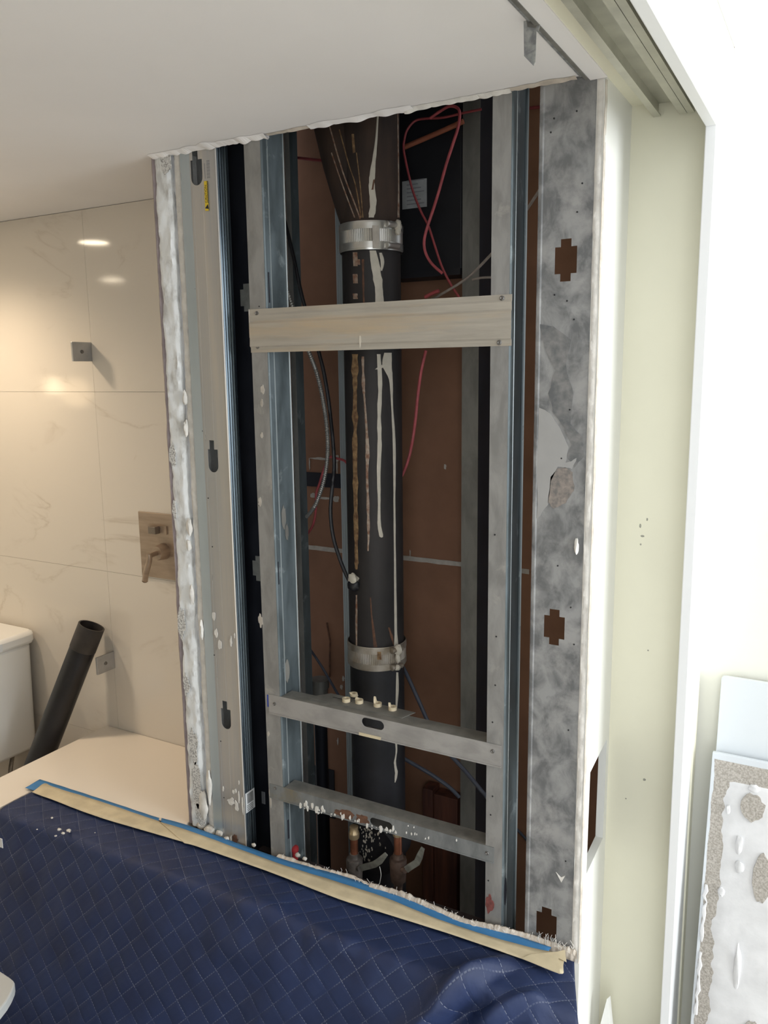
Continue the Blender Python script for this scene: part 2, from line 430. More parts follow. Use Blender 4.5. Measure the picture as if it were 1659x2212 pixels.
# rear board of the chase, two sheets with a taped joint between them
ZJ = onY(900, 1208, YB)[2]
wr = struct('wall_rear', MB().box(-1.36, -.2, YB + .013, YB + .04, 0, 2.5), 'concrete_dark')
lab(MB().box(-1.36, -.22, YB, YB + .013, ZJ, 2.46).build('panel', 'rear_board', wr), 'brown upper sheet behind the pipes')
lab(MB().box(-1.36, -.22, YB, YB + .013, 0.0, ZJ - .001).build('panel', 'rear_board', wr), 'brown lower sheet behind the pipes')
ja = onY(640, 1178, YB).x; jb = onY(1143, 1235, YB).x
st = [(ja + (jb - ja) * i / 40, ZJ + .006 + .0016 * noise.noise((i * .6, 1, 0))) for i in range(41)]
sb = [(ja + (jb - ja) * i / 40, ZJ - .006 + .0016 * noise.noise((i * .6, 9, 0))) for i in range(41)]
MB().sheet(st + sb[::-1], [], lambda a, b_: (a, YB - .0015, b_), (0, .0014, 0)).build('joint_strip', 'joint_compound', wr)
def hole_shade_plate(px0, py0, px1, py1):
    a = onY(px0, py0, YB); c = onY(px1, py1, YB)
    return MB().box(a.x, c.x, YB - .004, YB + .002, c.z, a.z)  # thin plate, not cut through; its black stands for an unlit opening
lab(hole_shade_plate(655, 1019, 745, 1055).build('slot', 'void_shade', wr), 'black plate painted for the unlit slot in the upper brown sheet')
lab(hole_shade_plate(678, 1652, 725, 1768).build('slot', 'void_shade', wr), 'black plate painted for the unlit opening low in the lower brown sheet')
def blob(cx, cz, w, h, Y, seed, n=18, ext=.0012):
    ps = []
    for i in range(n):
        a = 2 * math.pi * i / n; k = 1 + .55 * noise.noise((math.cos(a) * 1.7 + seed, math.sin(a) * 1.7, seed * 2))
        ps.append((cx + w * .5 * k * math.cos(a), cz + h * .5 * k * math.sin(a)))
    return MB().sheet(ps, [], lambda a, b_: (a, Y - ext, b_), (0, ext * .98, 0))
sm = MB()
for px, py, w, h in ((676, 1070, .02, .012), (700, 1076, .05, .006), (726, 1078, .018, .018), (669, 1003, .004, .03), (690, 990, .05, .006), (726, 990, .016, .02), (728, 1010, .006, .03),
                     (742, 1466, .008, .014), (738, 1484, .008, .014), (730, 1602, .006, .02), (886, 1195, .003, .02), (962, 1008, .006, .014)):
    p = onY(px, py, YB); b2 = blob(p.x, p.z, w, h, YB, px * .13); sm.add(b2.v, b2.f)
o = sm.build('plaster_smear', 'joint_compound', wr); o['kind'] = 'stuff'
drip = onY(712, 1400, YB)
MB().tube([onY(706, 1345, YB - .002), onY(713, 1385, YB - .002), onY(712, 1430, YB - .002), onY(712, 1462, YB - .002)], .003, 6).build('stain_drip', 'rust_dark', wr)

# broken end of the left wall: tile edge, thinset, board
wl = struct('wall_left', MB().box(-1.322, -1.27, 1.40, YT + .1, 0, 2.46), 'gypsum')
def rough_slab(x0, x1, y, z0, z1, ax, ay, seed, nx=6, nz=150, back=.05, sx=16, sz=16):
    """upright slab whose front face and side edges are broken and lumpy"""
    b = MB(); vs = []; fs = []
    for j in range(nz + 1):
        z = z0 + (z1 - z0) * j / nz
        dl = ax * noise.noise((seed, z * sz, 1)) + ax * .6 * noise.noise((seed, z * sz * 4, 2))
        dr = ax * noise.noise((seed + 9, z * sz, 3)) + ax * .6 * noise.noise((seed + 9, z * sz * 4, 4))
        a, c = x0 + dl, x1 + dr
        vs.append((a, y + back, z))
        for i in range(nx + 1):
            t = i / nx; x = a + (c - a) * t
            vs.append((x, y - ay * (noise.noise((x * 40, z * sz * 1.3, seed)) + .7 * noise.noise((x * 90, z * 70, seed + 4))) + (.004 if i in (0, nx) else 0), z))
        vs.append((c, y + back, z))
    k = nx + 3
    for j in range(nz):
        for i in range(k - 1): fs.append((j * k + i, j * k + i + 1, (j + 1) * k + i + 1, (j + 1) * k + i))
    return b.add(vs, fs)
rough_slab(-1.334, -1.322, YP, ZD, ZC, .0015, .001, 1.3, 2).build('tile_edge', 'tile_body', wl, smooth=True)
rough_slab(-1.3225, -1.279, YP - .002, ZD, ZC, .0035, .0030, 5.1, 8, 220).build('thinset_layer', 'thinset', wl, smooth=True)
rough_slab(-1.283, -1.266, YP + .010, ZD, ZC, .006, .004, 8.8, 5, 220).build('thinset_layer', 'thinset_smooth', wl, smooth=True)
rough_slab(-1.270, -1.2500, YP + .001, ZD, ZC, .0026, .0022, 11.7, 5, 220).build('board_edge', 'gypsum', wl, smooth=True)
def lump(c, rx, ry, rz, seed, nu=12, nv=9):
    b = MB(); vs = []; fs = []; c = Vector(c)
    for j in range(nv + 1):
        ph = math.pi * j / nv
        for i in range(nu):
            th = 2 * math.pi * i / nu; d = Vector((math.sin(ph) * math.cos(th), math.sin(ph) * math.sin(th), math.cos(ph)))
            k = 1 + .35 * noise.noise(d * 1.6 + Vector((seed, seed * 2, 0)))
            vs.append(c + Vector((d.x * rx, d.y * ry, d.z * rz)) * k)
    for j in range(nv):
        for i in range(nu): fs.append((j * nu + i, j * nu + (i + 1) % nu, (j + 1) * nu + (i + 1) % nu, (j + 1) * nu + i))
    return b.add(vs, fs)
for px, py, rx, rz, sd in ((409, 1138, .009, .024, 1), (408, 1178, .007, .016, 2), (402, 925, .006, .022, 3), (436, 1362, .006, .030, 4), (440, 1740, .016, .045, 5), (452, 1700, .010, .05, 6), (400, 860, .006, .02, 7), (415, 1285, .006, .03, 8)):
    p = onY(px, py, YP - .004)
    lump(p, rx * .8, .006, rz * .8, sd * 3.1).build('plaster_lump', 'gypsum', wl, smooth=True)
# patches of exposed scrim in the thinset
for px, py, w, h, sd in ((392, 1345, .022, .075, 1), (417, 1610, .028, .085, 2), (424, 1700, .030, .11, 3), (434, 1760, .034, .06, 4), (372, 985, .02, .05, 5), (358, 350, .03, .05, 6), (402, 1480, .018, .05, 7), (376, 1100, .012, .04, 8)):
    p = onY(px, py, YP - .006)
    blob(p.x, p.z, w, h, YP - .0045, sd * 7.7, 26).build('scrim_patch', 'mesh_white', wl)

# end wall on the right: board with a box-sized hole cut through it
XR = -.3635
wrt = MB().sheet([(YP, 0), (YJ, 0), (YJ, 2.0), (YP, 2.0)], [[(1.532, .832), (1.4135, .815), (1.409, .612), (1.528, .622)]],
                 lambda a, b_: (XR, a, b_), (-.015, 0, 0)).build('wall_right', 'white_paint')
wrt['kind'] = 'structure'
rough_slab(-.3815, -.3645, YP - .001, ZD - .02, ZC - .004, .0012, .0012, 21.3, 4, 200, back=.003).build('board_edge', 'gypsum', wrt, smooth=True)
rough_slab(-.3665, -.3632, YP - .0018, ZD - .02, ZC - .01, .0010, .0012, 27.3, 2, 240, back=.006).build('torn_paper', 'torn_paper', wrt, smooth=True)
struct('wall_jamb', MB().box(-.3785, -.205, YJ, YJ + .03, 0, 2.06), 'cream_paint')
wj = bpy.data.objects['wall_jamb']; sc2 = MB()
for px, py, w, h, k in ((1383, 1136, .004, .008, 1), (1388, 1158, .007, .004, 2), (1384, 1176, .003, .004, 3), (1398, 1122, .003, .006, 4), (1400, 1405, .003, .003, 5), (1392, 1684, .006, .005, 6), (1352, 1725, .003, .003, 7), (1330, 470, .008, .004, 8)):
    p = onY(px, py, YJ); ps = [(p.x + w * .5 * (1 + .4 * noise.noise((i * .9, k, 0))) * math.cos(i * math.pi / 5), p.z + h * .5 * (1 + .4 * noise.noise((i * .9, k, 3))) * math.sin(i * math.pi / 5)) for i in range(10)]
    sc2.sheet(ps, [], lambda a, b_: (a, YJ - .0002, b_), (0, .0001, 0))
o = sc2.build('scuff_marks', 'scuff', wj); o['kind'] = 'stuff'
struct('wall_corner', MB().box(-.208, 3.2, YW, YW + .06, 0, 2.7), 'wall_cream')
# underside of the door recess and the ceiling strip beside the corner bead
struct('ceiling_recess', MB().box(-.3635, -.216, -1.6, YJ, ZC - .006, ZC + .02), 'cream_paint')
struct('ceiling_strip', MB().box(-.389, -.362, -1.6, YP - .002, ZC - .008, ZC + .012), 'ceiling_paint')
# casing of the sliding door opening: upright and head
CX0, CX1 = -.225, -.208
struct('trim_1', MB().box(CX0, CX1, 1.45, YW, 0, 2.080), 'trim_white', bevel=.0015)
struct('trim_2', MB().box(CX0, CX1, -1.6, 1.4495, 1.922, 2.080), 'trim_white', bevel=.0015)
struct('wall_over', MB().box(CX0, CX1, -1.6, YW, 2.081, 2.7), 'wall_cream')
# rooms beyond the frame: bathroom walls, and the brighter room the photographer stands in (open to daylight behind)
struct('wall_near', MB().box(-4.0, CX0, -1.66, -1.6, 0, 2.7), 'wall_cream')
struct('wall_partition', MB().box(CX0, CX1, -1.66, -.45, 0, 1.922), 'wall_cream')
wrm = MB().sheet([(-2.6, 0), (YW + .06, 0), (YW + .06, 2.75), (-2.6, 2.75)], [[(.0, .65), (1.5, .65), (1.5, 2.55), (.0, 2.55)]], lambda a, b_: (3.2, a, b_), (.06, 0, 0)).build('wall_window', 'wall_cream')
wrm['kind'] = 'structure'
struct('ceiling_room', MB().box(CX0, 3.2, -2.6, YW + .06, 2.7, 2.75), 'ceiling_paint')
struct('wall_far', MB().box(-4.06, -4.0, -1.6, YT, 0, ZC), 'wall_cream')

# ================================================================ SLIDING DOOR TRACK AND CORNER BEAD
tr = thing('door_track', 'dusty twin-channel metal sliding door track under the door head', 'track', (-.27, 1.0, ZC - .006))
def ext_profile(prof, y0, y1):
    b = MB(); n = len(prof)
    return b.add([(x, y0, z) for x, z in prof] + [(x, y1, z) for x, z in prof],
                 [tuple(range(n)), tuple(range(n, 2 * n))[::-1]] + [(i, (i + 1) % n, n + (i + 1) % n, n + i) for i in range(n)])
zt = ZC - .0065
ext_profile([(-.322, zt), (-.322, zt - .004), (-.230, zt - .004), (-.230, zt)], -1.0, 1.545).build('back_plate', 'track_metal', tr)
for x0, x1, h in ((-.322, -.317, .022), (-.279, -.274, .024), (-.266, -.262, .024), (-.234, -.230, .022)):
    ext_profile([(x0, zt - .003), (x0, zt - h), (x0 - .003, zt - h), (x0 - .003, zt - h - .003), (x1 + .004, zt - h - .003), (x1 + .004, zt - h), (x1, zt - h), (x1, zt - .003)], -1.0, 1.545).build('channel_wall', 'track_metal', tr)
ext_profile([(-.278, zt - .018), (-.278, zt - .022), (-.262, zt - .022), (-.262, zt - .018)], -1.0, 1.545).build('centre_web', 'track_metal', tr)

bd = thing('corner_bead', 'scuffed grey metal corner bead along the ceiling edge', 'corner bead', (-.395, 1.3, ZC))
MB().box(-.4035, -.3895, -1.0, 1.366, ZC - .0035, ZC - .0005).build('flange', 'bead_metal', bd)
MB().box(-.3945, -.3890, -1.0, 1.366, ZC - .0095, ZC - .0036).build('nose', 'galv_dim', bd)
tb = thing('hanging_strap', 'bent grey metal strap with a pointed end hanging from the ceiling bead', 'strap', (-.4, 1.13, ZC))
q = [onY(px, py, 1.128) for px, py in ((1131, 38), (1166, 52), (1163, 66), (1158, 66), (1156, 133), (1152, 142), (1132, 121))]
MB().prism(q, (0, .0018, 0)).build('strap_plate', 'bead_metal', tb)
q = [onY(px, py, 1.127) for px, py in ((1138, 44), (1163, 53), (1158, 60), (1140, 58))]
lab(MB().prism(q, (0, -.002, 0)).build('folded_tip', 'galv_dim', tb), 'darker folded top of the strap')

# ================================================================ METAL STUDS
def octo(cx, cz, w, h, step):   # knock-out: a tall slot with stepped ends (cross shaped)
    return [(cx - w / 2, cz - h / 2 + step), (cx - w * .24, cz - h / 2 + step), (cx - w * .24, cz - h / 2), (cx + w * .24, cz - h / 2), (cx + w * .24, cz - h / 2 + step), (cx + w / 2, cz - h / 2 + step),
            (cx + w / 2, cz + h / 2 - step), (cx + w * .24, cz + h / 2 - step), (cx + w * .24, cz + h / 2), (cx - w * .24, cz + h / 2), (cx - w * .24, cz + h / 2 - step), (cx - w / 2, cz + h / 2 - step)]
def keyhole(cx, cz, w, h):      # knock-out with a square neck on top and a round foot
    ps = [(cx + w / 2, cz + h * .22), (cx + w * .16, cz + h * .22), (cx + w * .16, cz + h / 2), (cx - w * .32, cz + h / 2), (cx - w * .32, cz + h * .22), (cx - w / 2, cz + h * .22)]
    for k in range(9):
        a = math.pi + math.pi * k / 8
        ps.append((cx + w / 2 * math.cos(a), cz - h / 2 + w / 2 + w / 2 * math.sin(a)))
    return ps
STEEL = .0012
# (1) new stud in the left wall: web towards us with two long ribs, key-hole knock-outs
s1 = thing('metal_stud', 'shiny new steel stud with a yellow sticker beside the broken plaster wall', 'stud', (-1.2, YP, 0), 'steel studs of the opened wall')
XA, XB2 = -1.2478, -1.1535
kn = []
for px, py, w, h in ((424, 362, .031, .070), (460, 986, .028, .070), (488, 1545, .028, .068)):
    p = onY(px, py, YP); kn.append(keyhole(p.x, p.z, w, h))
MB().sheet([(XA, .3), (XB2, .3), (XB2, 2.45), (XA, 2.45)], kn, lambda a, b_: (a, YP, b_), (0, STEEL, 0)).build('web', 'galv_new', s1)
def ribs(x0, x1, d):
    return ext_vert([(x0, YP - .0001), (x0 + .004, YP - d), (x1 - .004, YP - d), (x1, YP - .0001)], .3, 2.45)
def ext_vert(prof, z0, z1):
    n = len(prof)
    return MB().add([(x, y, z0) for x, y in prof] + [(x, y, z1) for x, y in prof],
                    [tuple(range(n)), tuple(range(n, 2 * n))[::-1]] + [(i, (i + 1) % n, n + (i + 1) % n, n + i) for i in range(n)])
# flange with fine grooves along it, on the right of the web
fl = [(XB2, YP)]
for k in range(13):
    y = YP + .003 + k * .0026; fl.append((XB2 + (.0006 if k % 3 else -.0012), y))
fl += [(XB2, YP + .0375), (XB2 - .008, YP + .0375), (XB2 - .008, YP + .0365), (XB2 - .0012, YP + .0365), (XB2 - .0022, YP + .001)]
ext_vert(fl, .3, 2.45).build('flange', 'galv_new_shaded', s1)
ext_vert([(XA, YP), (XA - .0012, YP), (XA - .0012, YP + .035), (XA, YP + .035)], .3, 2.45).build('flange', 'galv_new', s1)
ext_vert([(XB2 - .0030, YP - .0002), (XB2 - .0008, YP - .0022), (XB2 + .0010, YP - .0002)], .3, 2.45).build('corner_bend', 'galv_new', s1)
ext_vert([(XA + .001, YP - .0002), (XA + .003, YP - .0008), (XA + .005, YP - .0002)], .3, 2.45).build('corner_bend', 'galv_new', s1)
for x in (-1.2185, -1.1935):     # two pressed lines in the web, cut away where the knock-outs are
    zz = [.3] + sum([[min(z for _, z in k), max(z for _, z in k)] for k in sorted(kn, key=lambda k: k[0][1])], []) + [2.45]
    for a, c in zip(zz[0::2], zz[1::2]):
        ext_vert([(x - .0012, YP - .0001), (x, YP - .0005), (x + .0012, YP - .0001)], a + .002, c - .002).build('rib', 'galv_new', s1)
MB().prism([(XA + .0002, YP - .0002, .3), (XA + .0002, YP - .0034, .3), (-1.2245, YP - .0004, .3), (-1.2245, YP - .0002, .3)], (0, 0, 2.15)).build('reflection_band', 'galv_bluish', s1)  # tilted bluish strip, the web's reflection put into colour and shape
p0 = onY(442, 392, YP); p1 = onY(453, 455, YP)
yl = lab(MB().box(p0.x, p1.x - .001, YP - .0022, YP - .0016, p1.z, p0.z).build('warning_sticker', 'yellow_label', s1), 'yellow sticker with black warning print')
def text_obj(txt, loc, size, mat, parent, rot=(math.pi / 2, 0, 0), name='lettering'):
    cu = bpy.data.curves.new(name, 'FONT'); cu.body = txt; cu.size = size; cu.extrude = .0001; cu.align_x = 'CENTER'; cu.align_y = 'CENTER'
    tmp = bpy.data.objects.new(name, cu); COL.objects.link(tmp)
    tmp.rotation_euler = rot; tmp.location = loc
    bpy.context.view_layer.update()
    dg = bpy.context.evaluated_depsgraph_get()
    me = bpy.data.meshes.new_from_object(tmp.evaluated_get(dg)); mw = tmp.matrix_world.copy()
    bpy.data.objects.remove(tmp); me.transform(mw); me.materials.clear(); me.materials.append(MATS[mat]); me.name = name
    o = bpy.data.objects.new(name, me); COL.objects.link(o)
    if parent: o.parent = parent; o.matrix_parent_inverse = Matrix.Translation(-Vector((parent.parent or parent).location)) if parent.parent else Matrix.Translation(-Vector(parent.location))
    return o
def child_of(o, part):       # sub-part: same world place
    o.parent = part; o.matrix_parent_inverse = part.matrix_parent_inverse @ Matrix.Identity(4)
    root = part.parent
    o.matrix_parent_inverse = (Matrix.Translation(root.location) @ part.matrix_parent_inverse).inverted() if root else Matrix.Identity(4)
    return o
xm = (p0.x + p1.x) / 2; zm = (p0.z + p1.z) / 2
child_of(text_obj('CAUTION', (xm - .0012, YP - .0023, zm + .004), .0078, 'black_ink', None, (math.pi / 2, -math.pi / 2, 0)), yl)
ln = MB()
for k in range(14): ln.box(xm + .0026, xm + .0044, YP - .0024, YP - .0021, zm - .014 + k * .0031, zm - .014 + k * .0031 + .0022)
child_of(ln.build('small_print', 'black_ink', None), yl)
child_of(MB().prism([(xm - .005, YP - .0023, p1.z + .005), (xm + .005, YP - .0023, p1.z + .003), (xm + .003, YP - .0023, p1.z + .013)], (0, -.0002, 0)).build('warning_triangle', 'black_ink', None), yl)
b0 = onY(446, 352, YP); b1 = onY(455, 384, YP)
ink = MB()
for k in range(16): ink.box(b0.x, b0.x + .0082, YP - .0004, YP - .0001, b1.z + k * .0022, b1.z + k * .0022 + (.0008 if k % 3 else .0014))
ink.box(b0.x - .006, b0.x - .0048, YP - .0004, YP - .0001, b1.z, b0.z)
lab(ink.build('stud_marking', 'grey_ink', s1), 'faint grey barcode printed on the steel')
# barcode sticker low on the flange
for (z0, z1) in ((onX(540, 1750, XB2)[2], onX(540, 1712, XB2)[2]),):
    wl_ = lab(MB().box(XB2 + .0012, XB2 + .0016, YP + .002, YP + .0355, z0, z1 + .006).build('barcode_sticker', 'white_label', s1), 'white barcode sticker on the flange')
    bars = MB()
    for k in range(9): bars.box(XB2 + .0015, XB2 + .0019, YP + .009 + k * .0024, YP + .009 + k * .0024 + (.0009 if k % 2 else .0015), z0 + .021, z1 + .002)
    for k in range(4): bars.box(XB2 + .0015, XB2 + .0019, YP + .006, YP + .029, z0 + .003 + k * .0042, z0 + .0042 + k * .0042)
    child_of(bars.build('barcode', 'black_ink', None), wl_)
for px, py in ((421, 624), (437, 931), (450, 1076), (459, 1181), (463, 1415), (477, 1601), (484, 1723)):
    p = onY(px, py, YP); MB().lathe((p.x, p.y - .0006, p.z), (0, 1, 0), [(0, .0016), (.0005, .0016)], 8).build('nail_hole', 'black_ink', s1)
spl = MB()
for px, py, w, h in ((463, 1330, .010, .02), (476, 1392, .012, .02), (468, 1366, .01, .02), (500, 1385, .006, .02), (508, 1372, .004, .012), (500, 1730, .022, .016), (512, 1740, .010, .028), (483, 1703, .005, .012), (505, 1710, .006, .01), (510, 1708, .006, .01),
                     (517, 1722, .004, .03), (525, 1738, .005, .05), (517, 1690, .003, .01), (500, 1810, .006, .012)):
    p = onY(px, py, YP); b2 = blob(p.x, p.z, w, h, YP - .0012, px * .31, 14, .001); spl.add(b2.v, b2.f)
o = spl.build('plaster_splash', 'gypsum', s1); o['kind'] = 'stuff'
p = onY(509, 1811, YP); blob(p.x, p.z, .016, .022, YP - .0012, 3.3).build('rust_spot', 'rust_dark', s1)

# (2)+(3) the two inner studs: flange towards us, web facing right
def inner_stud(label, xl, xr, matf, matw, depth=.074, lip=True):
    s = thing('metal_stud', label, 'stud', (xl, YP, 0), 'steel studs of the opened wall')
    MB().box(xl, xr - .003, YP, YP + STEEL, .25, 2.45).build('flange', matf, s)
    MB().box(xl, xl + STEEL, YP + STEEL, YP + .008, .25, 2.45).build('lip', matf, s)
    w = []
    for k in range(7):
        a = math.pi / 2 * k / 6; w.append((xr - .004 + .004 * math.sin(a), YP + .004 - .004 * math.cos(a)))
    mid = YP + depth * .26
    w += [(xr, mid - .003), (xr - .0035, mid), (xr - .0035, YP + depth - .003), (xr, YP + depth - .0015), (xr, YP + depth)]
    w2 = [(x - STEEL, y + (.0006 if y < YP + .01 else 0)) for x, y in w][::-1]
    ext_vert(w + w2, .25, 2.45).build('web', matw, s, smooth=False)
    ext_vert([(xr - .0036, mid - .0002), (xr + .0002, mid + .0010), (xr - .0036, mid + .0022)], .25, 2.45).build('rib', 'galv_bluish', s)  # paler strip painting the highlight along the rib
    ext_vert([(xr - .001, YP + depth - .0022), (xr + .0012, YP + depth - .0010), (xr - .001, YP + depth)], .25, 2.45).build('edge_highlight', 'galv_bluish', s)  # highlight along the rear edge, painted as a paler strip
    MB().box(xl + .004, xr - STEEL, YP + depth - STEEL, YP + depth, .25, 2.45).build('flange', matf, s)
    return s
xl, xr = onY(553, 1000, YP).x, onY(588.5, 1000, YP).x
s2 = inner_stud('old dull steel stud holding the left ends of the cross rails', xl, xr, 'galv_old', 'galv_inner_shaded')
def slot_on(s, X, z, y0, y1, h, mat='void_shade'):
    return MB().box(X + .0002, X + .0012, y0, y1, z - h / 2, z + h / 2).build('slot', mat, s)  # black plate laid on the web for the dark of a slot
slot_on(s2, xr - .0006, onX(596, 1240, xr)[2], YP + .006, YP + .009, .05); slot_on(s2, xr - .0006, onX(612, 1800, xr)[2], YP + .008, YP + .013, .046)
slot_on(s2, xr - .0006, onX(573, 620, xr)[2], YP + .007, YP + .011, .06)
MB().box(xr + .0002, xr + .003, YP + .030, YP + .052, onX(618, 1560, xr)[2] - .02, onX(618, 1560, xr)[2] + .012)
for px, py, w, h in ((615, 1118, .016, .05), (622, 1150, .012, .035), (612, 1405, .02, .05), (622, 1450, .02, .05)):
    p = onX(px, py, xr + .0002)
    ps = [(p.y + w * .5 * (1 + .4 * noise.noise((i * .9, px, 0))) * math.cos(i * math.pi / 8), p.z + h * .5 * (1 + .4 * noise.noise((i * .9, py, 3))) * math.sin(i * math.pi / 8)) for i in range(16)]
    MB().sheet(ps, [], lambda a, b_: (xr - .0028, a, b_), (.0006, 0, 0)).build('grime_patch', 'galv_dim', s2)
for px, py in ((560, 662), (559, 1085), (560, 1092)):
    p = onY(px, py, YP); MB().lathe((p.x, p.y - .0006, p.z), (0, 1, 0), [(0, .0016), (.0005, .0016)], 8).build('nail_hole', 'black_ink', s2)
spl = MB()
for px, py, w, h in ((568, 842, .010, .02), (566, 870, .006, .016), (566, 940, .006, .012), (562, 1085, .008, .02), (563, 1340, .012, .03), (583, 1715, .004, .02), (585, 1730, .004, .03), (580, 1585, .006, .012)):
    p = onY(px, py, YP); b2 = blob(p.x, p.z, w, h, YP - .0003, px * .31, 14, .0007); spl.add(b2.v, b2.f)
o = spl.build('plaster_splash', 'joint_compound', s2); o['kind'] = 'stuff'
p = onY(579, 1510, YP); lab(MB().box(p.x - .002, p.x + .001, YP - .0008, YP, p.z - .018, p.z + .010).build('pen_mark', 'blue_ink', s2), 'blue pen mark by the upper cross rail')

xl3, xr3 = onY(1057, 1000, YP).x, onY(1099, 1000, YP).x
s3 = inner_stud('grey steel stud with a bright rounded edge and a red paint spot near its foot', xl3, xr3, 'galv_old', 'galv_inner_shaded')
p = onY(1058, 1950, YP); blob(p.x, p.z, .017, .042, YP - .0003, 8.1, 20, .0008).build('paint_spot', 'red_paint', s3)
for px, py in ((1072, 1375), (1069, 1155), (1070, 1480), (1064, 1720), (1060, 1760), (1055, 1902), (1064, 1560)):
    p = onY(px, py, YP); MB().lathe((p.x, p.y - .0006, p.z), (0, 1, 0), [(0, .0017), (.0005, .0017)], 8).build('nail_hole', 'black_ink', s3)
pz = onX(1085, 1935, xr3)
ps = [(YP + .012 + .006 * math.cos(i * math.pi / 6) + .004 * noise.noise((i, 3, 1)), pz.z + .03 * math.sin(i * math.pi / 6)) for i in range(12)]
MB().sheet(ps, [], lambda a, b_: (xr3 - .0002, a, b_), (.0012, 0, 0)).build('tear', 'void_shade', s3)  # black sheet painting the dark inside a tear

# (4) wide stud on the right, web towards us, cross shaped knock-outs
xl4, xr4 = onY(1152, 1000, YP).x, onY(1263, 1000, YP).x
s4 = thing('metal_stud', 'wide stained steel stud with cross-shaped knock-outs at the right wall edge', 'stud', (xl4, YP, 0), 'steel studs of the opened wall')
kn4 = []
for px, py, w, h in ((1222, 562, .0375, .068), (1197, 1355, .038, .066), (1180, 1998, .040, .072)):
    p = onY(px, py, YP); kn4.append(octo(p.x, p.z, w, h, .0125))
xr4 = -.3790
MB().sheet([(xl4, .3), (xr4, .3), (xr4, 2.44), (xl4, 2.44)], kn4, lambda a, b_: (a, YP, b_), (0, STEEL, 0)).build('web', 'galv_stained', s4)
ext_vert([(xl4, YP + .002), (xl4 + .002, YP - .0012), (xl4 + .006, YP - .0014), (xl4 + .0085, YP)], .3, 2.0).build('corner_bend', 'galv_stained', s4)
MB().box(xl4, xl4 + STEEL, YP + .001, YP + .034, .3, 2.0).build('flange', 'galv_stained', s4)
MB().box(xr4 - STEEL, xr4 - .0001, YP + .002, YP + .034, .3, 2.0).build('flange', 'galv_stained', s4)
# dark wet-looking stain and paler peeled patch
for pts_, mt in (([(1165, 700), (1195, 705), (1235, 735), (1222, 790), (1240, 850), (1232, 915), (1258, 945), (1262, 985), (1240, 1010), (1225, 985), (1235, 960), (1220, 925), (1195, 890), (1185, 850), (1200, 800), (1180, 760)], 'stain'),
                 ([(1165, 880), (1188, 892), (1210, 925), (1228, 965), (1222, 1000), (1246, 990), (1236, 1012), (1205, 1008), (1190, 1040), (1184, 1090), (1160, 1120), (1160, 1000)], 'peel'),
                 ([(1190, 1030), (1204, 1012), (1224, 1010), (1238, 1020), (1240, 1060), (1222, 1085), (1196, 1098), (1184, 1085)], 'stain2')):
    ps = []
    for k in range(len(pts_)):
        a, c = pts_[k], pts_[(k + 1) % len(pts_)]
        for t in range(4):
            u = t / 4; jx = 3.0 * noise.noise((a[0] * .2 + t, a[1] * .13, 1)); jy = 3.0 * noise.noise((a[0] * .2, a[1] * .13 + t, 7))
            ps.append((a[0] + (c[0] - a[0]) * u + jx, a[1] + (c[1] - a[1]) * u + jy))
    pz = [onY(x, y, YP) for x, y in ps]
    if 'stain_grey' not in MATS:
        plain('stain_grey', (.25, .245, .24), .6, .1, col2=(.13, .135, .14), scale=60, lo=.35, hi=.65)
        plain('peel_light', (.40, .395, .39), .55, .15, var=.03, scale=30)
        plain('stain_brown', (.34, .29, .255), .7, .1, col2=(.17, .16, .155), scale=90, lo=.35, hi=.65)
    MB().sheet([(p.x, p.z) for p in pz], [], lambda a, b_: (a, YP - (.0006 if mt == 'stain' else .0009), b_), (0, .0005, 0)).build('surface_stain', {'stain': 'stain_grey', 'peel': 'peel_light', 'stain2': 'stain_brown'}[mt], s4)
for px, py in ((1246, 240), (1258, 396), (1247, 458), (1197, 256), (1190, 286), (1225, 650), (1198, 637), (1231, 885), (1213, 990), (1205, 1222), (1233, 1312), (1240, 1392), (1272, 1590), (1228, 1577), (1222, 1860), (1240, 690)):
    p = onY(px, py, YP)
    if p.x < xr4 - .003: MB().lathe((p.x, p.y - .001, p.z), (0, 1, 0), [(0, .0015), (.0009, .0015)], 8).build('nail_hole', 'black_ink', s4)
p = onY(1250, 1180, YP - .003); lump((p.x - .004, p.y, p.z), .004, .004, .014, 3.3).build('plaster_lump', 'gypsum', s4, smooth=True)
q = onY(1212, 1895, YP); MB().sheet([(q.x - .010, q.z + .008), (q.x, q.z), (q.x + .008, q.z + .006), (q.x + .001, q.z - .010)], [], lambda a, b_: (a, YP - .0009, b_), (0, .0008, 0)).build('paint_fleck', 'gypsum', s4)

# (5) rear studs
def rear_stud(label, xl, xr, Y, depth, matf, matw, ribs_=False, z0=.0):
    s = thing('metal_stud', label, 'stud', (xl, Y, 0), 'steel studs at the back of the chase')
    if ribs_:
        n = 5; w = (xr - xl) / n; prof = []
        for k in range(n): prof += [(xl + k * w, Y), (xl + k * w + w * .35, Y - .0022), (xl + k * w + w * .7, Y)]
        prof += [(xr, Y), (xr, Y + STEEL), (xl, Y + STEEL)]
        ext_vert(prof, z0, 2.45).build('flange', matf, s)
    else:
        MB().box(xl, xr, Y, Y + STEEL, z0, 2.45).build('flange', matf, s)
    MB().box(xr - STEEL, xr, Y + STEEL, Y + depth, z0, 2.45).build('web', matw, s)
    return s
plain('web_shaded', (.020, .022, .030), .6, .2, var=.2)  # near-black steel, the rear webs' shade put into the colour
a, c = onY(997, 1000, 1.75).x, onY(1032, 1000, 1.75).x
s5 = rear_stud('dim grey steel stud standing at the back, right of the drain pipe', a, c, 1.75, .099, 'galv_dim', 'web_shaded')
a, c = onY(738, 1000, 1.75).x, onY(756, 1000, 1.75).x
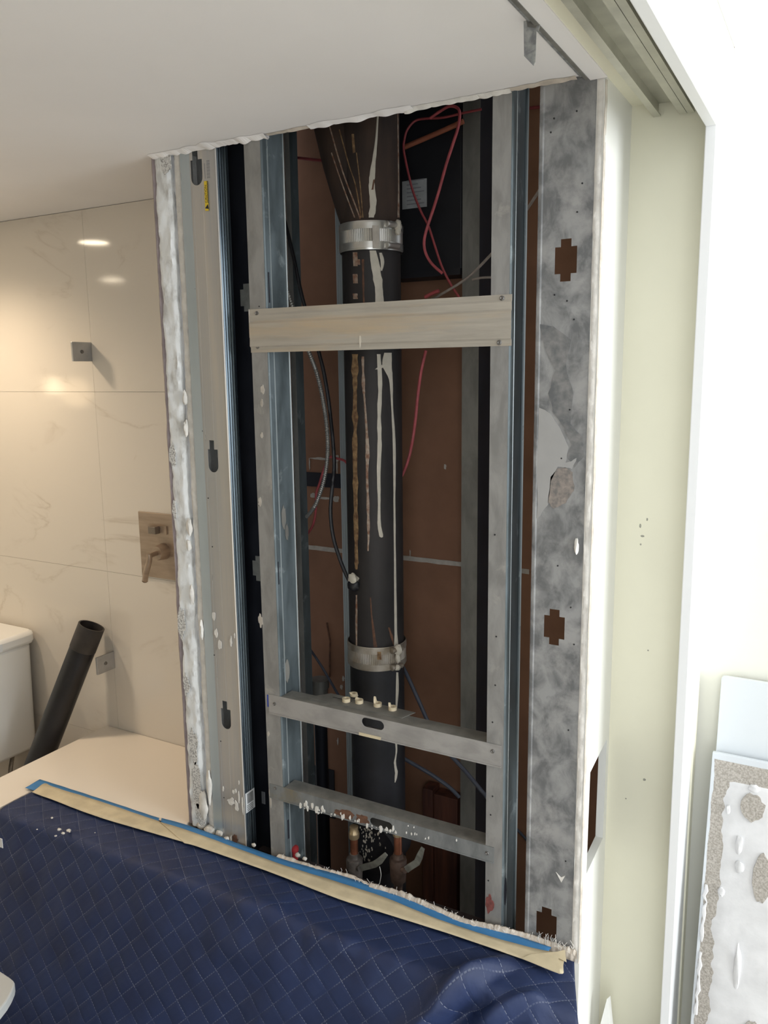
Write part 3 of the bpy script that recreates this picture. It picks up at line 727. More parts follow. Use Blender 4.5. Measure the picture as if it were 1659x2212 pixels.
s6 = rear_stud('ribbed pale steel stud peeping out just left of the drain pipe', a - .004, c, 1.75, .099, 'galv_bluish', 'web_shaded', True)
a, c = onY(636, 1000, 1.62).x, onY(645, 1000, 1.62).x
s7 = rear_stud('narrow dim steel channel close behind the left inner stud', a, c, 1.62, .032, 'galv_old', 'galv_inner_shaded')
# stud in the gap, painted black for its shade; pale plates for lit knock-outs
a, c = onY(497, 1000, 1.50).x, onY(600, 1000, 1.50).x
s8 = thing('metal_stud', 'stud painted black for the unlit gap, pale stepped plates for its lit knock-outs', 'stud', (a, 1.5, 0), 'steel studs at the back of the chase')
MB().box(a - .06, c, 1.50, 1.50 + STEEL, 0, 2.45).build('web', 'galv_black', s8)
for px, py, w, h in ((530, 643, .036, .060), (556, 1228, .036, .060)):
    p = onY(px, py, 1.4985)
    plain('patch_grey%d' % py, (.34, .34, .31), .7, .1, var=.15, scale=40)
    MB().sheet(octo(p.x + .004, p.z, w, h, .012), [], lambda x_, z_: (x_, 1.4985, z_), (0, .0012, 0)).build('lit_knockout_plate', 'patch_grey%d' % py, s8)
bs = MB()
p = onY(568, 1720, 1.4985)
for k in range(5): bs.box(p.x - .004 + k * .0022, p.x - .003 + k * .0022, 1.4980, 1.4995, p.z - .02, p.z + .012)
bs.build('faint_barcode', 'grey_ink', s8)

# ================================================================ CROSS RAILS
# upper wide flat rail with pressed ribs
zt_, zb_ = 1.677, 1.590
ru = thing('cross_rail', 'wide tan galvanised rail screwed across the front at eye height', 'rail', (-.8, YP, 1.59), 'cross rails between the inner studs')
x0, x1 = -1.0825, onY(1103, 690, YP - .006).x
prof = [(YP - .0012, zb_), (YP - .0012, zb_ + .010), (YP - .0044, zb_ + .013), (YP - .0036, zb_ + .030), (YP - .0044, zb_ + .034), (YP - .0044, zb_ + .058), (YP - .0020, zb_ + .062), (YP - .0030, zb_ + .074), (YP - .0012, zb_ + .078), (YP - .0012, zt_)]
pr2 = prof + [(y + .0012, z) for y, z in prof[::-1]]
n = len(pr2)
MB().add([(x0, y, z) for y, z in pr2] + [(x1, y, z) for y, z in pr2], [tuple(range(n)), tuple(range(n, 2 * n))[::-1]] + [(i, (i + 1) % n, n + (i + 1) % n, n + i) for i in range(n)]).build('face', 'galv_rail', ru)
MB().box(x0 - .0012, x0, YP - .0030, YP + .004, zb_ + .03, zt_).build('end_edge', 'galv_new', ru)
for px, py in ((554, 677), (556, 749), (1084, 644), (1078, 740)):
    p = onY(px, py, YP - .0025); screw(ru, (p.x, YP - .0012, p.z), .0045)
p = onY(779, 738, YP - .003)
b2 = blob(p.x, p.z, .004, .026, YP - .0042, 2.2, 16, .0006); b2.build('paint_splash', 'caulk', ru)

def channel(name_label, z0, z1, xa, xb, mat, topw, slot, screws, mtop):
    r = thing('cross_rail', name_label, 'rail', ((xa + xb) / 2, YP, z0), 'cross rails between the inner studs')
    sx, sz, sw, sh = slot
    so = []
    for k in range(9):
        a = -math.pi / 2 + math.pi * k / 8; so.append((sx + sw / 2 - sh / 2 + sh / 2 * math.cos(a), sz + sh / 2 * math.sin(a)))
    for k in range(9):
        a = math.pi / 2 + math.pi * k / 8; so.append((sx - sw / 2 + sh / 2 + sh / 2 * math.cos(a), sz + sh / 2 * math.sin(a)))
    MB().sheet([(xa, z0), (xb, z0), (xb, z1), (xa, z1)], [so], lambda a, b_: (a, YP - .0016, b_), (0, STEEL, 0)).build('web', mat, r)
    xi0, xi1 = xr + .0012, xl3 - .0008
    MB().box(xi0, xi1, YP - .0004, YP + topw, z1 - STEEL, z1).build('top_flange', mtop, r)
    MB().box(xi0, xi1, YP - .0004, YP + topw, z0, z0 + STEEL).build('bottom_flange', mtop, r)
    MB().box(xa, xb, YP - .0030, YP - .0016, z0 - .0008, z0 + .0022).build('hem', mat, r)
    for sxp, szp in screws: screw(r, (sxp, YP - .0016, szp), .004)
    return r
p = onY(806, 1562, YP)
R1Z0, R1Z1 = .803, .8475
pe = onY(1083, 1625, YP)
a_, b_2 = onY(594, 1520, YP), onY(1065, 1622, YP)
r1 = channel('middle galvanised channel rail with an oblong slot, cream rings lying on top', R1Z0, R1Z1, -1.071, pe.x, 'galv_rail_low', .040, (p.x, p.z - .001, .053, .020), [(a_.x, a_.z), (b_2.x, b_2.z)], 'galv_dim')
p = onY(800, 1578, YP); lab(MB().box(p.x - .026, p.x + .026, YP - .0031, YP - .0017, R1Z0 - .001, R1Z0 + .005).build('tan_smear', 'masking_tape', r1), 'tan glue smear along the lower lip')
p = onY(824, 1779, YP)
R2Z0, R2Z1 = .600, .633
pe = onY(1067, 1845, YP)
a_, b_2 = onY(596, 1702, YP), onY(1053, 1842, YP)
r2 = channel('lowest channel rail, rusty and plaster-splashed around its oblong slot', R2Z0, R2Z1, -1.078, pe.x, 'galv_rail_wet', .040, (p.x, p.z, .054, .018), [(a_.x, a_.z), (b_2.x, b_2.z)], 'galv_dim')
spl = MB()
for k in range(46):
    px = rnd.choice([rnd.gauss(655, 12), rnd.gauss(692, 14), rnd.gauss(735, 12), rnd.gauss(766, 7), rnd.gauss(830, 28), rnd.gauss(880, 30), rnd.uniform(880, 1040)])
    x = onY(px, 1750, YP).x
    lowpart = px < 860
    z = R2Z0 + abs(rnd.gauss(0, .006)) + (.0 if lowpart else rnd.uniform(.002, .02))
    s_ = rnd.uniform(.003, .010) if lowpart else rnd.uniform(.0015, .004)
    if R2Z0 < z < R2Z1 - .004:
        b2 = blob(x, z, s_ * .75, s_ * 1.7, YP - .0016, k * 1.7, 10, .0006 + .00003 * k); spl.add(b2.v, b2.f)
o = spl.build('plaster_splash', 'gypsum', r2); o['kind'] = 'stuff'
for px, py, w, h in ((745, 1748, .045, .022), (782, 1762, .030, .020)):
    p = onY(px, py, YP); blob(p.x, R2Z0 + .012, w, h, YP - .0016, px * .7, 24, .0003).build('rust_patch', 'rust_dark', r2)
# loose strap plate lying on the middle rail
pl = thing('strap_plate', 'loose slotted steel strap lying on the middle rail behind the cream rings', 'plate', (-.9, 1.41, R1Z1), None)
ax, bx = onZ(690, 1500, R1Z1 + .001).x, onZ(880, 1542, R1Z1 + .001).x
MB().sheet([(ax - .015, 1.398), (ax + .02, 1.442), (bx + .012, 1.436), (bx, 1.398)], [[(ax + .035, 1.428), (ax + .035, 1.424), (ax + .085, 1.423), (ax + .085, 1.427)]], lambda x_, y_: (x_, y_, R1Z1 + .0002), (0, 0, .0014)).build('plate_body', 'galv_dim', pl)
MB().box(ax + .035, ax + .085, 1.4235, 1.4275, R1Z1 + .00015, R1Z1 + .0008).build('slot', 'void_shade', pl)  # black filler painting the dark inside the strap's slot
# cream rings cut from plastic tube
def ring(px, py, dz, tail, label, rot=0.0, tilt=0.0):
    c = onZ(px, py, R1Z1 + .005 + dz)
    t = thing('plastic_ring', label, 'ring', (c.x, c.y, R1Z1 + .0017 + dz), 'cream rings on the middle rail')
    n = 28; R, r_, h = .0088, .0046, .0075; vs = []; fs = []
    for k in range(n):
        a = rot + 2 * math.pi * k / n; t_ = max(0, math.cos(a - rot - math.radians(170))) ** 6 * tail
        ca, sa = math.cos(a), math.sin(a)
        tx = Vector((0, math.sin(tilt) * 1, 0))
        for rr, z in ((R, 0), (R, h + t_), (r_, h + t_), (r_, 0)):
            vs.append((c.x + rr * ca, c.y + rr * sa - tilt * z, R1Z1 + .0017 + dz + z))
    for k in range(n):
        for j in range(4): fs.append((k * 4 + j, k * 4 + (j + 1) % 4, ((k + 1) % n) * 4 + (j + 1) % 4, ((k + 1) % n) * 4 + j))
    MB().add(vs, fs).build('ring_body', 'ring_plastic', t, smooth=True)
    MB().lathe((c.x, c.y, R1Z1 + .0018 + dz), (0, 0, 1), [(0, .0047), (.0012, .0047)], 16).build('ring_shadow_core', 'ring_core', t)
ring(748, 1512, 0, .0, 'cream plastic ring lying furthest left on the middle rail')
ring(776, 1515, 0, .004, 'second cream plastic ring from the left, in front of the raised one')
ring(765, 1500, .004, .003, 'raised cream plastic ring leaning behind two others', 1.0, .4)
ring(816, 1522, 0, .013, 'cream plastic ring with a tall curled tail', .2)
ring(848, 1530, 0, .008, 'cream plastic ring lying furthest right on the middle rail', .4)

# ================================================================ DRAIN STACK
PX, PY, PR = -.9208, 1.60, .0635
def onC(px, py, X=PX, Y=PY, R=PR):
    d = ray(px, py); ox, oy = CAM.x - X, CAM.y - Y
    A = d.x ** 2 + d.y ** 2; B = 2 * (ox * d.x + oy * d.y); C = ox * ox + oy * oy - R * R
    D = max(B * B - 4 * A * C, 0); t = (-B - math.sqrt(D)) / (2 * A); return CAM + d * t
zc = [onC(808, y)[2] for y in (478, 541, 1402, 1455)]
ZU1, ZU0, ZL1, ZL0 = zc[0] + .002, zc[1] + .002, zc[2] + .004, zc[3] + .006
def pipe(label, z0, z1, mat, R=PR, X=PX):
    t = thing('drain_pipe', label, 'pipe', (X, PY, z0), 'black drain stack')
    MB().lathe((X, PY, z0), (0, 0, 1), [(0, R), ((z1 - z0) * .25, R), ((z1 - z0) * .5, R), ((z1 - z0) * .75, R), (z1 - z0, R)], 64).build('barrel', mat, t, smooth=True)
    return t
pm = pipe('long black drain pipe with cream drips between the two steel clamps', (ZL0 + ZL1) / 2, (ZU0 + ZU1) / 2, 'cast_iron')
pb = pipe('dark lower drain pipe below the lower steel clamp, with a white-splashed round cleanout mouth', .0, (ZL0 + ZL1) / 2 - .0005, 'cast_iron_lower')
# upper branch fitting
pt = thing('branch_fitting', 'rust-brown cast iron branch fitting spreading up and left above the clamp', 'pipe fitting', (PX, PY, ZU1))
zm_ = (ZU0 + ZU1) / 2 + .0005
MB().lathe((PX, PY, zm_), (0, 0, 1), [(0, PR * .98), (.03, PR * .98), (.10, PR), (.3, PR), (.65, PR)], 64).build('run', 'rusty_iron', pt, smooth=True)
top_l = onY(715, 262, PY); bot_l = onY(765, 472, PY)
d_ = Vector((top_l.x - bot_l.x, 0, top_l.z - bot_l.z)).normalized()
st_ = Vector((PX - .004, PY, zm_ + .01))
MB().lathe(st_, d_, [(0, .052), (.06, .058), (.16, .0635), (.45, .0635)], 48).build('branch', 'rusty_iron', pt, smooth=True)
# steel couplings
def coupling(label, z0, z1, mat):
    t = thing('hubless_coupling', label, 'pipe clamp', (PX, PY, z0), 'steel clamps on the drain stack')
    Rc = PR + .004; hgt = z1 - z0
    # corrugated shield
    n = 200; vs = []; fs = []; lev = [(0, 0), (.10, .0006), (.14, 0), (.22, 1), (.78, 1), (.86, 0), (.90, .0006), (1, 0)]
    for f_, k_ in lev:
        for i in range(n):
            a = 2 * math.pi * i / n
            rr = Rc + (.0009 * (1 if (i // 1) % 2 else 0) if k_ == 1 else k_)
            vs.append((PX + rr * math.cos(a), PY + rr * math.sin(a), z0 + f_ * hgt))
    for j in range(len(lev) - 1):
        for i in range(n): fs.append((j * n + i, j * n + (i + 1) % n, (j + 1) * n + (i + 1) % n, (j + 1) * n + i))
    MB().add(vs, fs).build('shield', mat, t, smooth=False)
    for f0 in (.06, .72):
        MB().lathe((PX, PY, z0 + f0 * hgt), (0, 0, 1), [(0, Rc), (.0, Rc + .0018), (hgt * .22, Rc + .0018), (hgt * .22, Rc)], 64, cap=False).build('band', mat, t, smooth=True)
    for f0 in (.14, .86):        # worm screw housings on the right
        a = math.radians(-22)
        c = Vector((PX + (Rc + .006) * math.cos(a), PY + (Rc + .006) * math.sin(a), z0 + f0 * hgt))
        tang = Vector((math.sin(a), -math.cos(a), 0))
        hs = MB().lathe(c - tang * .016, tang, [(0, .0052), (.002, .0062), (.024, .0062), (.026, .0070), (.032, .0070), (.033, .004)], 16).build('worm_screw', mat, t, smooth=True)
    return t
cu = coupling('upper stainless pipe clamp under the brown branch fitting', ZU0, ZU1, 'stainless')
clw = coupling('lower stained pipe clamp above the rails', ZL0, ZL1, 'stainless_dull')
# drips and rust on the barrel
def ribbon(path, widths, R, name, mat, parent, th=.0016, nsub=5, jit=0.0, seed=0):
    P = smooth_path([Vector((x, y, w)) for (x, y), w in zip(path, widths)], nsub)
    vs = []; fs = []
    for i, q_ in enumerate(P):
        w = q_.z * (1 + jit * noise.noise((i * .55, seed, 2))); jx = jit * 1.2 * noise.noise((i * .4, seed, 8))
        a = onC(q_.x + jx - w / 2, q_.y, R=R); c = onC(q_.x + jx, q_.y, R=R); b = onC(q_.x + jx + w / 2, q_.y, R=R)
        nn = Vector((c.x - PX, c.y - PY, 0)).normalized()
        vs += [a - nn * .0006, a + nn * th * .35, c + nn * th, b + nn * th * .35, b - nn * .0006]
    k = 5
    for i in range(len(P) - 1):
        for j in range(k - 1): fs.append((i * k + j, i * k + j + 1, (i + 1) * k + j + 1, (i + 1) * k + j))
    return MB().add(vs, fs).build(name, mat, parent, smooth=True)
ribbon([(818, 765), (821, 830), (819, 900), (820, 960), (818, 1020), (819, 1080), (819, 1130), (823, 1155), (824, 1161)], [8, 9, 8, 9, 8, 6, 7, 9, 3], PR, 'caulk_drip', 'caulk', pm, jit=.25, seed=1)
ribbon([(838, 762), (836, 790), (844, 820), (847, 880), (851, 950), (852, 1020), (852, 1100), (853, 1200), (854, 1300), (855, 1370), (856, 1398)], [16, 20, 8, 4, 6, 5, 4, 4, 5, 6, 10], PR, 'caulk_drip', 'caulk', pm, jit=.25, seed=2)
ribbon([(815, 798), (824, 792), (834, 786)], [10, 13, 10], PR, 'caulk_drip', 'caulk', pm, seed=3)
ribbon([(805, 541), (812, 580), (818, 620), (820, 655)], [14, 19, 17, 18], PR, 'caulk_drip', 'caulk', pm, jit=.3, seed=4)
ribbon([(822, 546), (826, 566), (824, 585)], [6, 8, 3], PR, 'caulk_drip', 'caulk', pm, jit=.3, seed=5)
ribbon([(784, 770), (785, 830), (788, 870), (792, 930), (794, 975), (793, 1030), (795, 1090), (796, 1150), (795, 1190)], [5, 6, 4, 5, 8, 5, 6, 5, 3], PR, 'caulk_drip', 'caulk_brown', pm, jit=.6, seed=6)
ribbon([(784, 560), (785, 620), (786, 660)], [5, 4, 4], PR, 'rust_streak', 'rust_dark', pm, jit=.5, seed=7)
ribbon([(767, 765), (767, 830), (767, 900), (767, 980), (768, 1060), (769, 1130), (770, 1200), (770, 1230)], [13, 10, 9, 10, 9, 9, 7, 5], PR, 'rust_streak', 'rust', pm, jit=.8, seed=8)
ribbon([(770, 1285), (770, 1330), (770, 1400)], [3, 4, 3], PR, 'rust_streak', 'caulk_brown', pm, jit=.6, seed=9)
ribbon([(800, 1290), (804, 1340), (811, 1398)], [2, 4, 8], PR, 'rust_streak', 'rust_dark', pm, jit=.5, seed=10)
ribbon([(840, 1355), (846, 1375), (850, 1392)], [4, 5, 2], PR, 'rust_streak', 'rust_dark', pm, jit=.5, seed=11)
for k, (py0, py1) in enumerate(((545, 575), (592, 612), (634, 646), (560, 572))):   # remains of printed letters
    ribbon([(767 + (k == 3) * 8, py0), (768 + (k == 3) * 8, py1)], [10 if k < 3 else 5] * 2, PR, 'print_remnant', 'caulk_brown', pm, th=.0004, jit=.5, seed=20 + k)
ribbon([(762, 1238), (768, 1250), (770, 1268)], [5, 14, 6], PR, 'caulk_drip', 'caulk', pm, jit=.5, seed=30)
# on the branch fitting
ribbon([(816, 250), (812, 310), (805, 370), (803, 400), (806, 440), (802, 470)], [4, 5, 11, 13, 14, 12], PR, 'caulk_drip', 'caulk', pt, jit=.3, seed=12)
ribbon([(808, 388), (804, 410)], [3, 5], PR + .0006, 'rust_streak', 'rust_dark', pt, seed=13)
ribbon([(859, 245), (860, 320), (861, 400), (861, 470)], [2, 2, 2, 4], PR, 'caulk_drip', 'caulk_brown', pt, seed=14)
def strip3(pts3, r, name, mat, parent):
    return MB().tube(smooth_path(pts3, 4), r, 6).build(name, mat, parent, smooth=True)
def onBranch(px, py):
    d = ray(px, py); w = CAM - st_; R = .0642
    dd = d - d_ * d.dot(d_); ww = w - d_ * w.dot(d_)
    A, B, C = dd.dot(dd), 2 * dd.dot(ww), ww.dot(ww) - R * R
    t1 = (-B - math.sqrt(max(B * B - 4 * A * C, 0))) / (2 * A)
    p1 = CAM + d * t1; p2 = onC(px, py)
    ok2 = math.hypot(p2.x - PX, p2.y - PY) < PR * 1.01
    return p2 if ok2 and p2.y < p1.y else p1
for pa, mt, rr in (([(712, 273), (740, 370), (772, 455), (778, 473)], 'caulk_brown', .0016), ([(716, 330), (740, 400), (766, 470)], 'caulk_brown', .0014), ([(733, 280), (752, 350), (768, 400), (780, 470)], 'rust', .0014), ([(770, 330), (778, 400), (784, 470)], 'rust', .0012), ([(762, 290), (765, 330)], 'rust', .003)):
    strip3([onBranch(x, y) for x, y in pa], rr, 'rust_streak', mt, pt)
# lower pipe drip
ribbon([(858, 1452), (858, 1490), (856, 1530)], [4, 6, 3], PR, 'caulk_drip', 'caulk', pb, seed=15)
ribbon([(855, 1595), (856, 1625), (853, 1648), (856, 1670), (853, 1690)], [5, 3, 4, 6, 2], PR, 'caulk_drip', 'caulk', pb, jit=.5, seed=16)
# caulk lumps on the couplings
for t, pts_ in ((cu, [(863, 488, .008, .012), (866, 500, .007, .008)]), (clw, [(858, 1402, .010, .013), (861, 1420, .006, .012), (856, 1440, .008, .007)])):
    for px, py, rx, rz in pts_:
        p = onC(min(px, 858), py, R=PR + .008); lump((p.x + .004, p.y - .004, p.z), rx, .007, rz, px * .3).build('caulk_lump', 'caulk', t, smooth=True)
ribbon([(811, 487), (812, 510), (812, 536)], [14, 15, 14], PR + .0062, 'caulk_drip', 'joint_compound', cu, th=.0008, seed=17)
ribbon([(819, 1408), (820, 1425)], [8, 9], PR + .0062, 'rust_streak', 'rust', clw, th=.0006, seed=18)
ribbon([(765, 1397), (790, 1400), (815, 1401), (840, 1398)], [3, 3, 3, 3], PR + .004, 'caulk_drip', 'caulk', clw, seed=19)
# cleanout at the foot of the stack with white splashes
co = pb
p = onY(806, 1835, 1.50)
MB().lathe((p.x, PY - .02, p.z), (0, -1, 0), [(0, .058), (.055, .058), (.060, .064), (.078, .064), (.080, .058), (.074, .050), (.074, .001)], 48).build('cleanout_mouth', 'cast_iron_lower', co, smooth=True)
spl = MB()
for k in range(80):
    px = 785 + abs(rnd.gauss(0, 16)) * rnd.choice((1, 1, 1, -.3)) + rnd.uniform(-6, 6); py = rnd.uniform(1776, 1862)
    if (px - 806) ** 2 + (py - 1835) ** 2 > 62 ** 2: continue
    q_ = onY(px, py, 1.50); s_ = rnd.uniform(.0014, .0042)
    b2 = blob(q_.x, q_.z, s_, s_ * 2.2, PY - .02 - .0735 if (q_ - p).length < .05 else PY - .02 - .079, k * 2.7, 9, .0012); spl.add(b2.v, b2.f)
o = spl.build('white_splash', 'caulk', co); o['kind'] = 'stuff'

# ================================================================ SHUT-OFF VALVES
def valve(label, px, ptop, cap, lever_pts):
    Yv = 1.475
    b_ = onY(px, 1868, Yv)
    t = thing('shutoff_valve', label, 'valve', (b_.x, Yv, 0), 'copper shut-off valves at the foot of the chase')
    z_body = onY(px, 1852, Yv).z; z_bot = onY(px, 1915, Yv).z; z_cu = onY(px, 1846, Yv).z; ztop = onY(px, ptop, Yv).z
    bm_ = 'brass_dull' if cap else 'brass_brown'
    MB().lathe((b_.x, Yv, z_bot), (0, 0, 1), [(0, .010), (.010, .011), (.016, .0175), (.040, .0185), (z_body - z_bot - .006, .0195), (z_body - z_bot - .002, .0185), (z_body - z_bot, .013), (z_body - z_bot + .004, .0115), (z_cu - z_bot + .003, .0112), (z_cu - z_bot + .004, .009)], 24).build('body', bm_, t, smooth=True)
    MB().lathe((b_.x, Yv, 0.02), (0, 0, 1), [(0, .0095), (z_bot - .018, .0095)], 20).build('lower_pipe', bm_, t, smooth=True)
    MB().lathe((b_.x, Yv, z_cu), (0, 0, 1), [(0, .0090), (ztop - z_cu, .0090)], 20).build('copper_tube', 'copper', t, smooth=True)
    if cap:
        MB().lathe((b_.x, Yv, ztop - .004), (0, 0, 1), [(0, .0095), (.002, .0120), (.012, .0128), (.017, .0118), (.019, .0100), (.030, .0104), (.031, .009)], 24).build('end_cap', 'brass_cap', t, smooth=True)
    else:
        MB().lathe((b_.x, Yv, ztop - .006), (0, 0, 1), [(0, .0095), (.001, .0112), (.03, .0112)], 24).build('end_cap', 'brass_cap', t, smooth=True)
    # stem and lever
    pts_ = [onY(x, y, Yv - .012 - .004 * i) for i, (x, y) in enumerate(lever_pts)]
    MB().tube([(b_.x + .008, Yv - .006, pts_[0].z - .004), pts_[0]], .007, 12).build('stem', bm_, t, smooth=True)
    lv = MB(); n = len(pts_)
    vs = []
    for i, q_ in enumerate(pts_):
        d = (pts_[min(i + 1, n - 1)] - pts_[max(i - 1, 0)]).normalized(); up = Vector((-d.z, 0, d.x)).normalized() * (.0075 if i < n - 1 else .0045)
        for s_, e_ in ((1, 0), (-1, 0), (-1, 1), (1, 1)): vs.append(q_ + up * s_ + Vector((0, .003 * e_, 0)))
    fs = [(0, 1, 2, 3), tuple(4 * (n - 1) + k for k in (3, 2, 1, 0))]
    for i in range(n - 1):
        for k in range(4): fs.append((i * 4 + k, i * 4 + (k + 1) % 4, (i + 1) * 4 + (k + 1) % 4, (i + 1) * 4 + k))
    lv.add(vs, fs).build('lever_handle', 'lever_steel', t, bevel=.0008)
    return t
valve('capped copper shut-off valve standing left of the cleanout', 766, 1808, True, [(778, 1876), (793, 1872), (808, 1868), (820, 1860), (834, 1845)])
valve('copper shut-off valve right of the cleanout, lever tilted up', 860, 1800, False, [(876, 1880), (884, 1874), (900, 1864), (906, 1850), (913, 1832)])

# ================================================================ DUCT BOX, TIMBER, SMALL FITTINGS
a = onY(862, 300, 1.74); c = onY(991, 590, 1.74)
bxx = thing('duct_box', 'large black box with a paper label hanging at the top right of the chase', 'box', (c.x, 1.74, c.z))
MB().box(a.x - .05, c.x, 1.755, 1.845, c.z, 2.44).build('box_body', 'duct_black', bxx, bevel=.003)
MB().box(a.x - .05, c.x, 1.748, 1.756, c.z - .002, c.z + .012).build('bottom_lip', 'duct_black', bxx)
a1, c1 = onY(868, 400, 1.752), onY(921, 446, 1.752)
pl_ = lab(MB().box(a1.x, c1.x, 1.7535, 1.7548, c1.z, a1.z + .008).build('paper_label', 'paper_label', bxx), 'pale paper label on the black box')
lines = MB()
for k in range(7): lines.box(a1.x + .012, c1.x - .006 - (k % 3) * .008, 1.7531, 1.7536, c1.z + .008 + k * .0085, c1.z + .0105 + k * .0085)
child_of(lines.build('print_lines', 'grey_ink', None), pl_)

a = onY(912, 1702, 1.80); c = onY(985, 1900, 1.80)
tm = thing('timber_post', 'reddish brown timber post low behind the drain pipe', 'timber', (a.x, 1.8, 0))
MB().box(a.x, a.x + .03, 1.800, 1.845, 0, a.z).build('plank', 'wood_stud', tm, bevel=.002)
MB().box(a.x + .031, c.x, 1.806, 1.846, 0, a.z - .012).build('plank', 'wood_stud', tm, bevel=.002)
cs = onY(636, 1834, 1.413)
rc = thing('red_plug', 'small red plastic plug on the sill at the foot of the left inner stud', 'plug', (cs.x, 1.413, ZD - .028))
MB().lathe((cs.x, 1.413, ZD - .0278), (0, 0, 1), [(0, .008), (cs.z - ZD + .024, .008), (cs.z - ZD + .025, .010), (cs.z - ZD + .033, .0095), (cs.z - ZD + .036, .005)], 20).build('plug_body', 'red_plastic', rc, smooth=True)
el = onY(684, 1478, 1.78)
pe_ = thing('pipe_elbow', 'dim grey pipe end standing at the back left of the drain stack', 'pipe fitting', (el.x, 1.79, .4))
MB().lathe((el.x, 1.795, el.z - .06), (0, 0, 1), [(0, .022), (.045, .022), (.046, .026), (.07, .026), (.072, .018)], 24).build('pipe_end', 'galv_dim', pe_, smooth=True)
MB().lathe((el.x, 1.795, 0.0), (0, 0, 1), [(0, .018), (el.z - .06, .018)], 20).build('riser', 'galv_black', pe_, smooth=True)

# ================================================================ CABLES
def cable(name, label, pts_, r, mat, cat='cable', group=None, ridged=False):
    path = smooth_path(pts_, 7)
    b = MB()
    if ridged:
        dense = []; step = .0022
        for i in range(len(path) - 1):
            L = (path[i + 1] - path[i]).length; k = max(1, int(L / step))
            for j in range(k): dense.append(path[i].lerp(path[i + 1], j / k))
        radii = [r * (1.14 if i % 2 else .86) for i in range(len(dense))]
        b.tube(dense, r, 8, radii=radii)
    else: b.tube(path, r, 8)
    return tag(b.build(name, mat, smooth=True), label, cat, group)
def P_(lst, Y0, Y1=None):
    n = len(lst); Y1 = Y0 if Y1 is None else Y1
    return [onY(x, y, Y0 + (Y1 - Y0) * i / (n - 1)) for i, (x, y) in enumerate(lst)]
G = 'red wires in the chase'
cable('red_wire', 'red wire looping left from the top right stud and down past the box label', P_([(1040, 236), (1001, 244), (957, 254), (921, 256), (897, 261), (880, 280), (873, 304), (872, 324), (880, 365), (892, 413), (909, 456), (926, 490), (940, 533), (955, 577), (974, 615), (992, 642)], 1.70, 1.66), .0026, 'red_cable', 'wire', G)
cable('red_wire', 'red wire loop hanging in front of the black box, crossing the other loop', P_([(930, 255), (945, 244), (969, 230), (986, 232), (993, 244), (990, 273), (979, 309), (964, 355), (948, 413), (933, 461), (921, 497), (916, 524), (920, 548), (933, 570), (955, 590)], 1.68, 1.63), .0032, 'red_cable_bright', 'wire', G)
cable('red_pipe', 'straight red tube slanting across the top of the black box', P_([(874, 318), (962, 280), (1001, 262)], 1.735), .0058, 'orange_pipe', 'tube')
cable('red_wire', 'red wire curving down right of the drain pipe below the wide rail', P_([(920, 757), (910, 800), (903, 850), (899, 890), (893, 940), (884, 985), (874, 1015), (863, 1036)], 1.68), .0036, 'red_cable_bright', 'wire', G)
cable('red_wire', 'red wire running beside the armoured cable left of the drain pipe', P_([(756, 1010), (745, 996), (730, 991), (712, 988), (700, 1013), (690, 1045), (683, 1066), (682, 1104), (676, 1134), (664, 1154), (655, 1170)], 1.70, 1.74), .0032, 'red_cable_bright', 'wire', G)
cable('red_wire', 'dark red wire stretched behind the top of the left inner stud', P_([(618, 338), (660, 343), (719, 349), (760, 352)], 1.78), .0036, 'red_cable', 'wire', G)
cable('red_wire', 'dark red wire crossing the gap at the top between the right studs', P_([(1080, 241), (1140, 234), (1200, 228)], 1.8468), .0032, 'red_cable', 'wire', G)
cable('red_wire', 'short red wire tail lying on the wide rail beside the drain pipe', P_([(918, 642), (935, 633), (948, 628)], 1.62), .004, 'red_cable', 'wire', G)
cable('armoured_cable', 'ribbed steel armoured cable bowing down left of the drain pipe', P_([(612, 590), (626, 645), (645, 700), (668, 762), (684, 805), (696, 855), (704, 905), (708, 955), (706, 1000), (698, 1045), (684, 1085), (672, 1105), (661, 1118)], 1.54, 1.60), .0046, 'steel_conduit', 'cable', None, True)
cable('black_cable', 'black cable bowing down and tied to the drain pipe with white tape', P_([(613, 470), (632, 545), (655, 650), (690, 765), (706, 840), (716, 920), (722, 1000), (718, 1050), (714, 1105), (720, 1160), (735, 1210), (752, 1250), (764, 1262)], 1.62, 1.53), .0044, 'black_cable')
cable('grey_cord', 'frayed grey cord slanting up to the right behind the right studs', P_([(930, 648), (956, 634), (1012, 598), (1065, 545), (1100, 505), (1141, 448), (1176, 394)], 1.70, 1.50), .0028, 'grey_cord', 'cord')
cable('grey_cord', 'short grey cord stub level with the wide rail behind the right stud', P_([(1020, 604), (1040, 600), (1066, 599)], 1.72), .0026, 'grey_cord', 'cord')
cable('blue_cable', 'slate-blue cable falling steeply right of the lower clamp', P_([(858, 1418), (880, 1460), (905, 1515), (925, 1560), (950, 1605), (1000, 1660), (1040, 1708), (1075, 1750)], 1.70, 1.60), .0048, 'blue_cable')
cable('blue_cable', 'slate-blue cable slanting down towards the timber post', P_([(850, 1626), (880, 1643), (930, 1672), (970, 1700), (992, 1722)], 1.70, 1.735), .0050, 'blue_cable')
cable('blue_cable', 'thin slate-blue cable slanting down left of the drain pipe', P_([(668, 1400), (695, 1440), (730, 1500), (745, 1525)], 1.74), .0034, 'blue_cable')
cable('blue_cable', 'dim cable slanting low between the two right studs', P_([(1080, 1764), (1115, 1790), (1160, 1840)], 1.8463), .0034, 'blue_cable')
cable('white_thread', 'white thread hanging from the right lever down to the torn edge', P_([(820, 1872), (823, 1888), (821, 1903), (818, 1918)], 1.44), .0009, 'fibre', 'thread')
tt = onC(768, 1255)
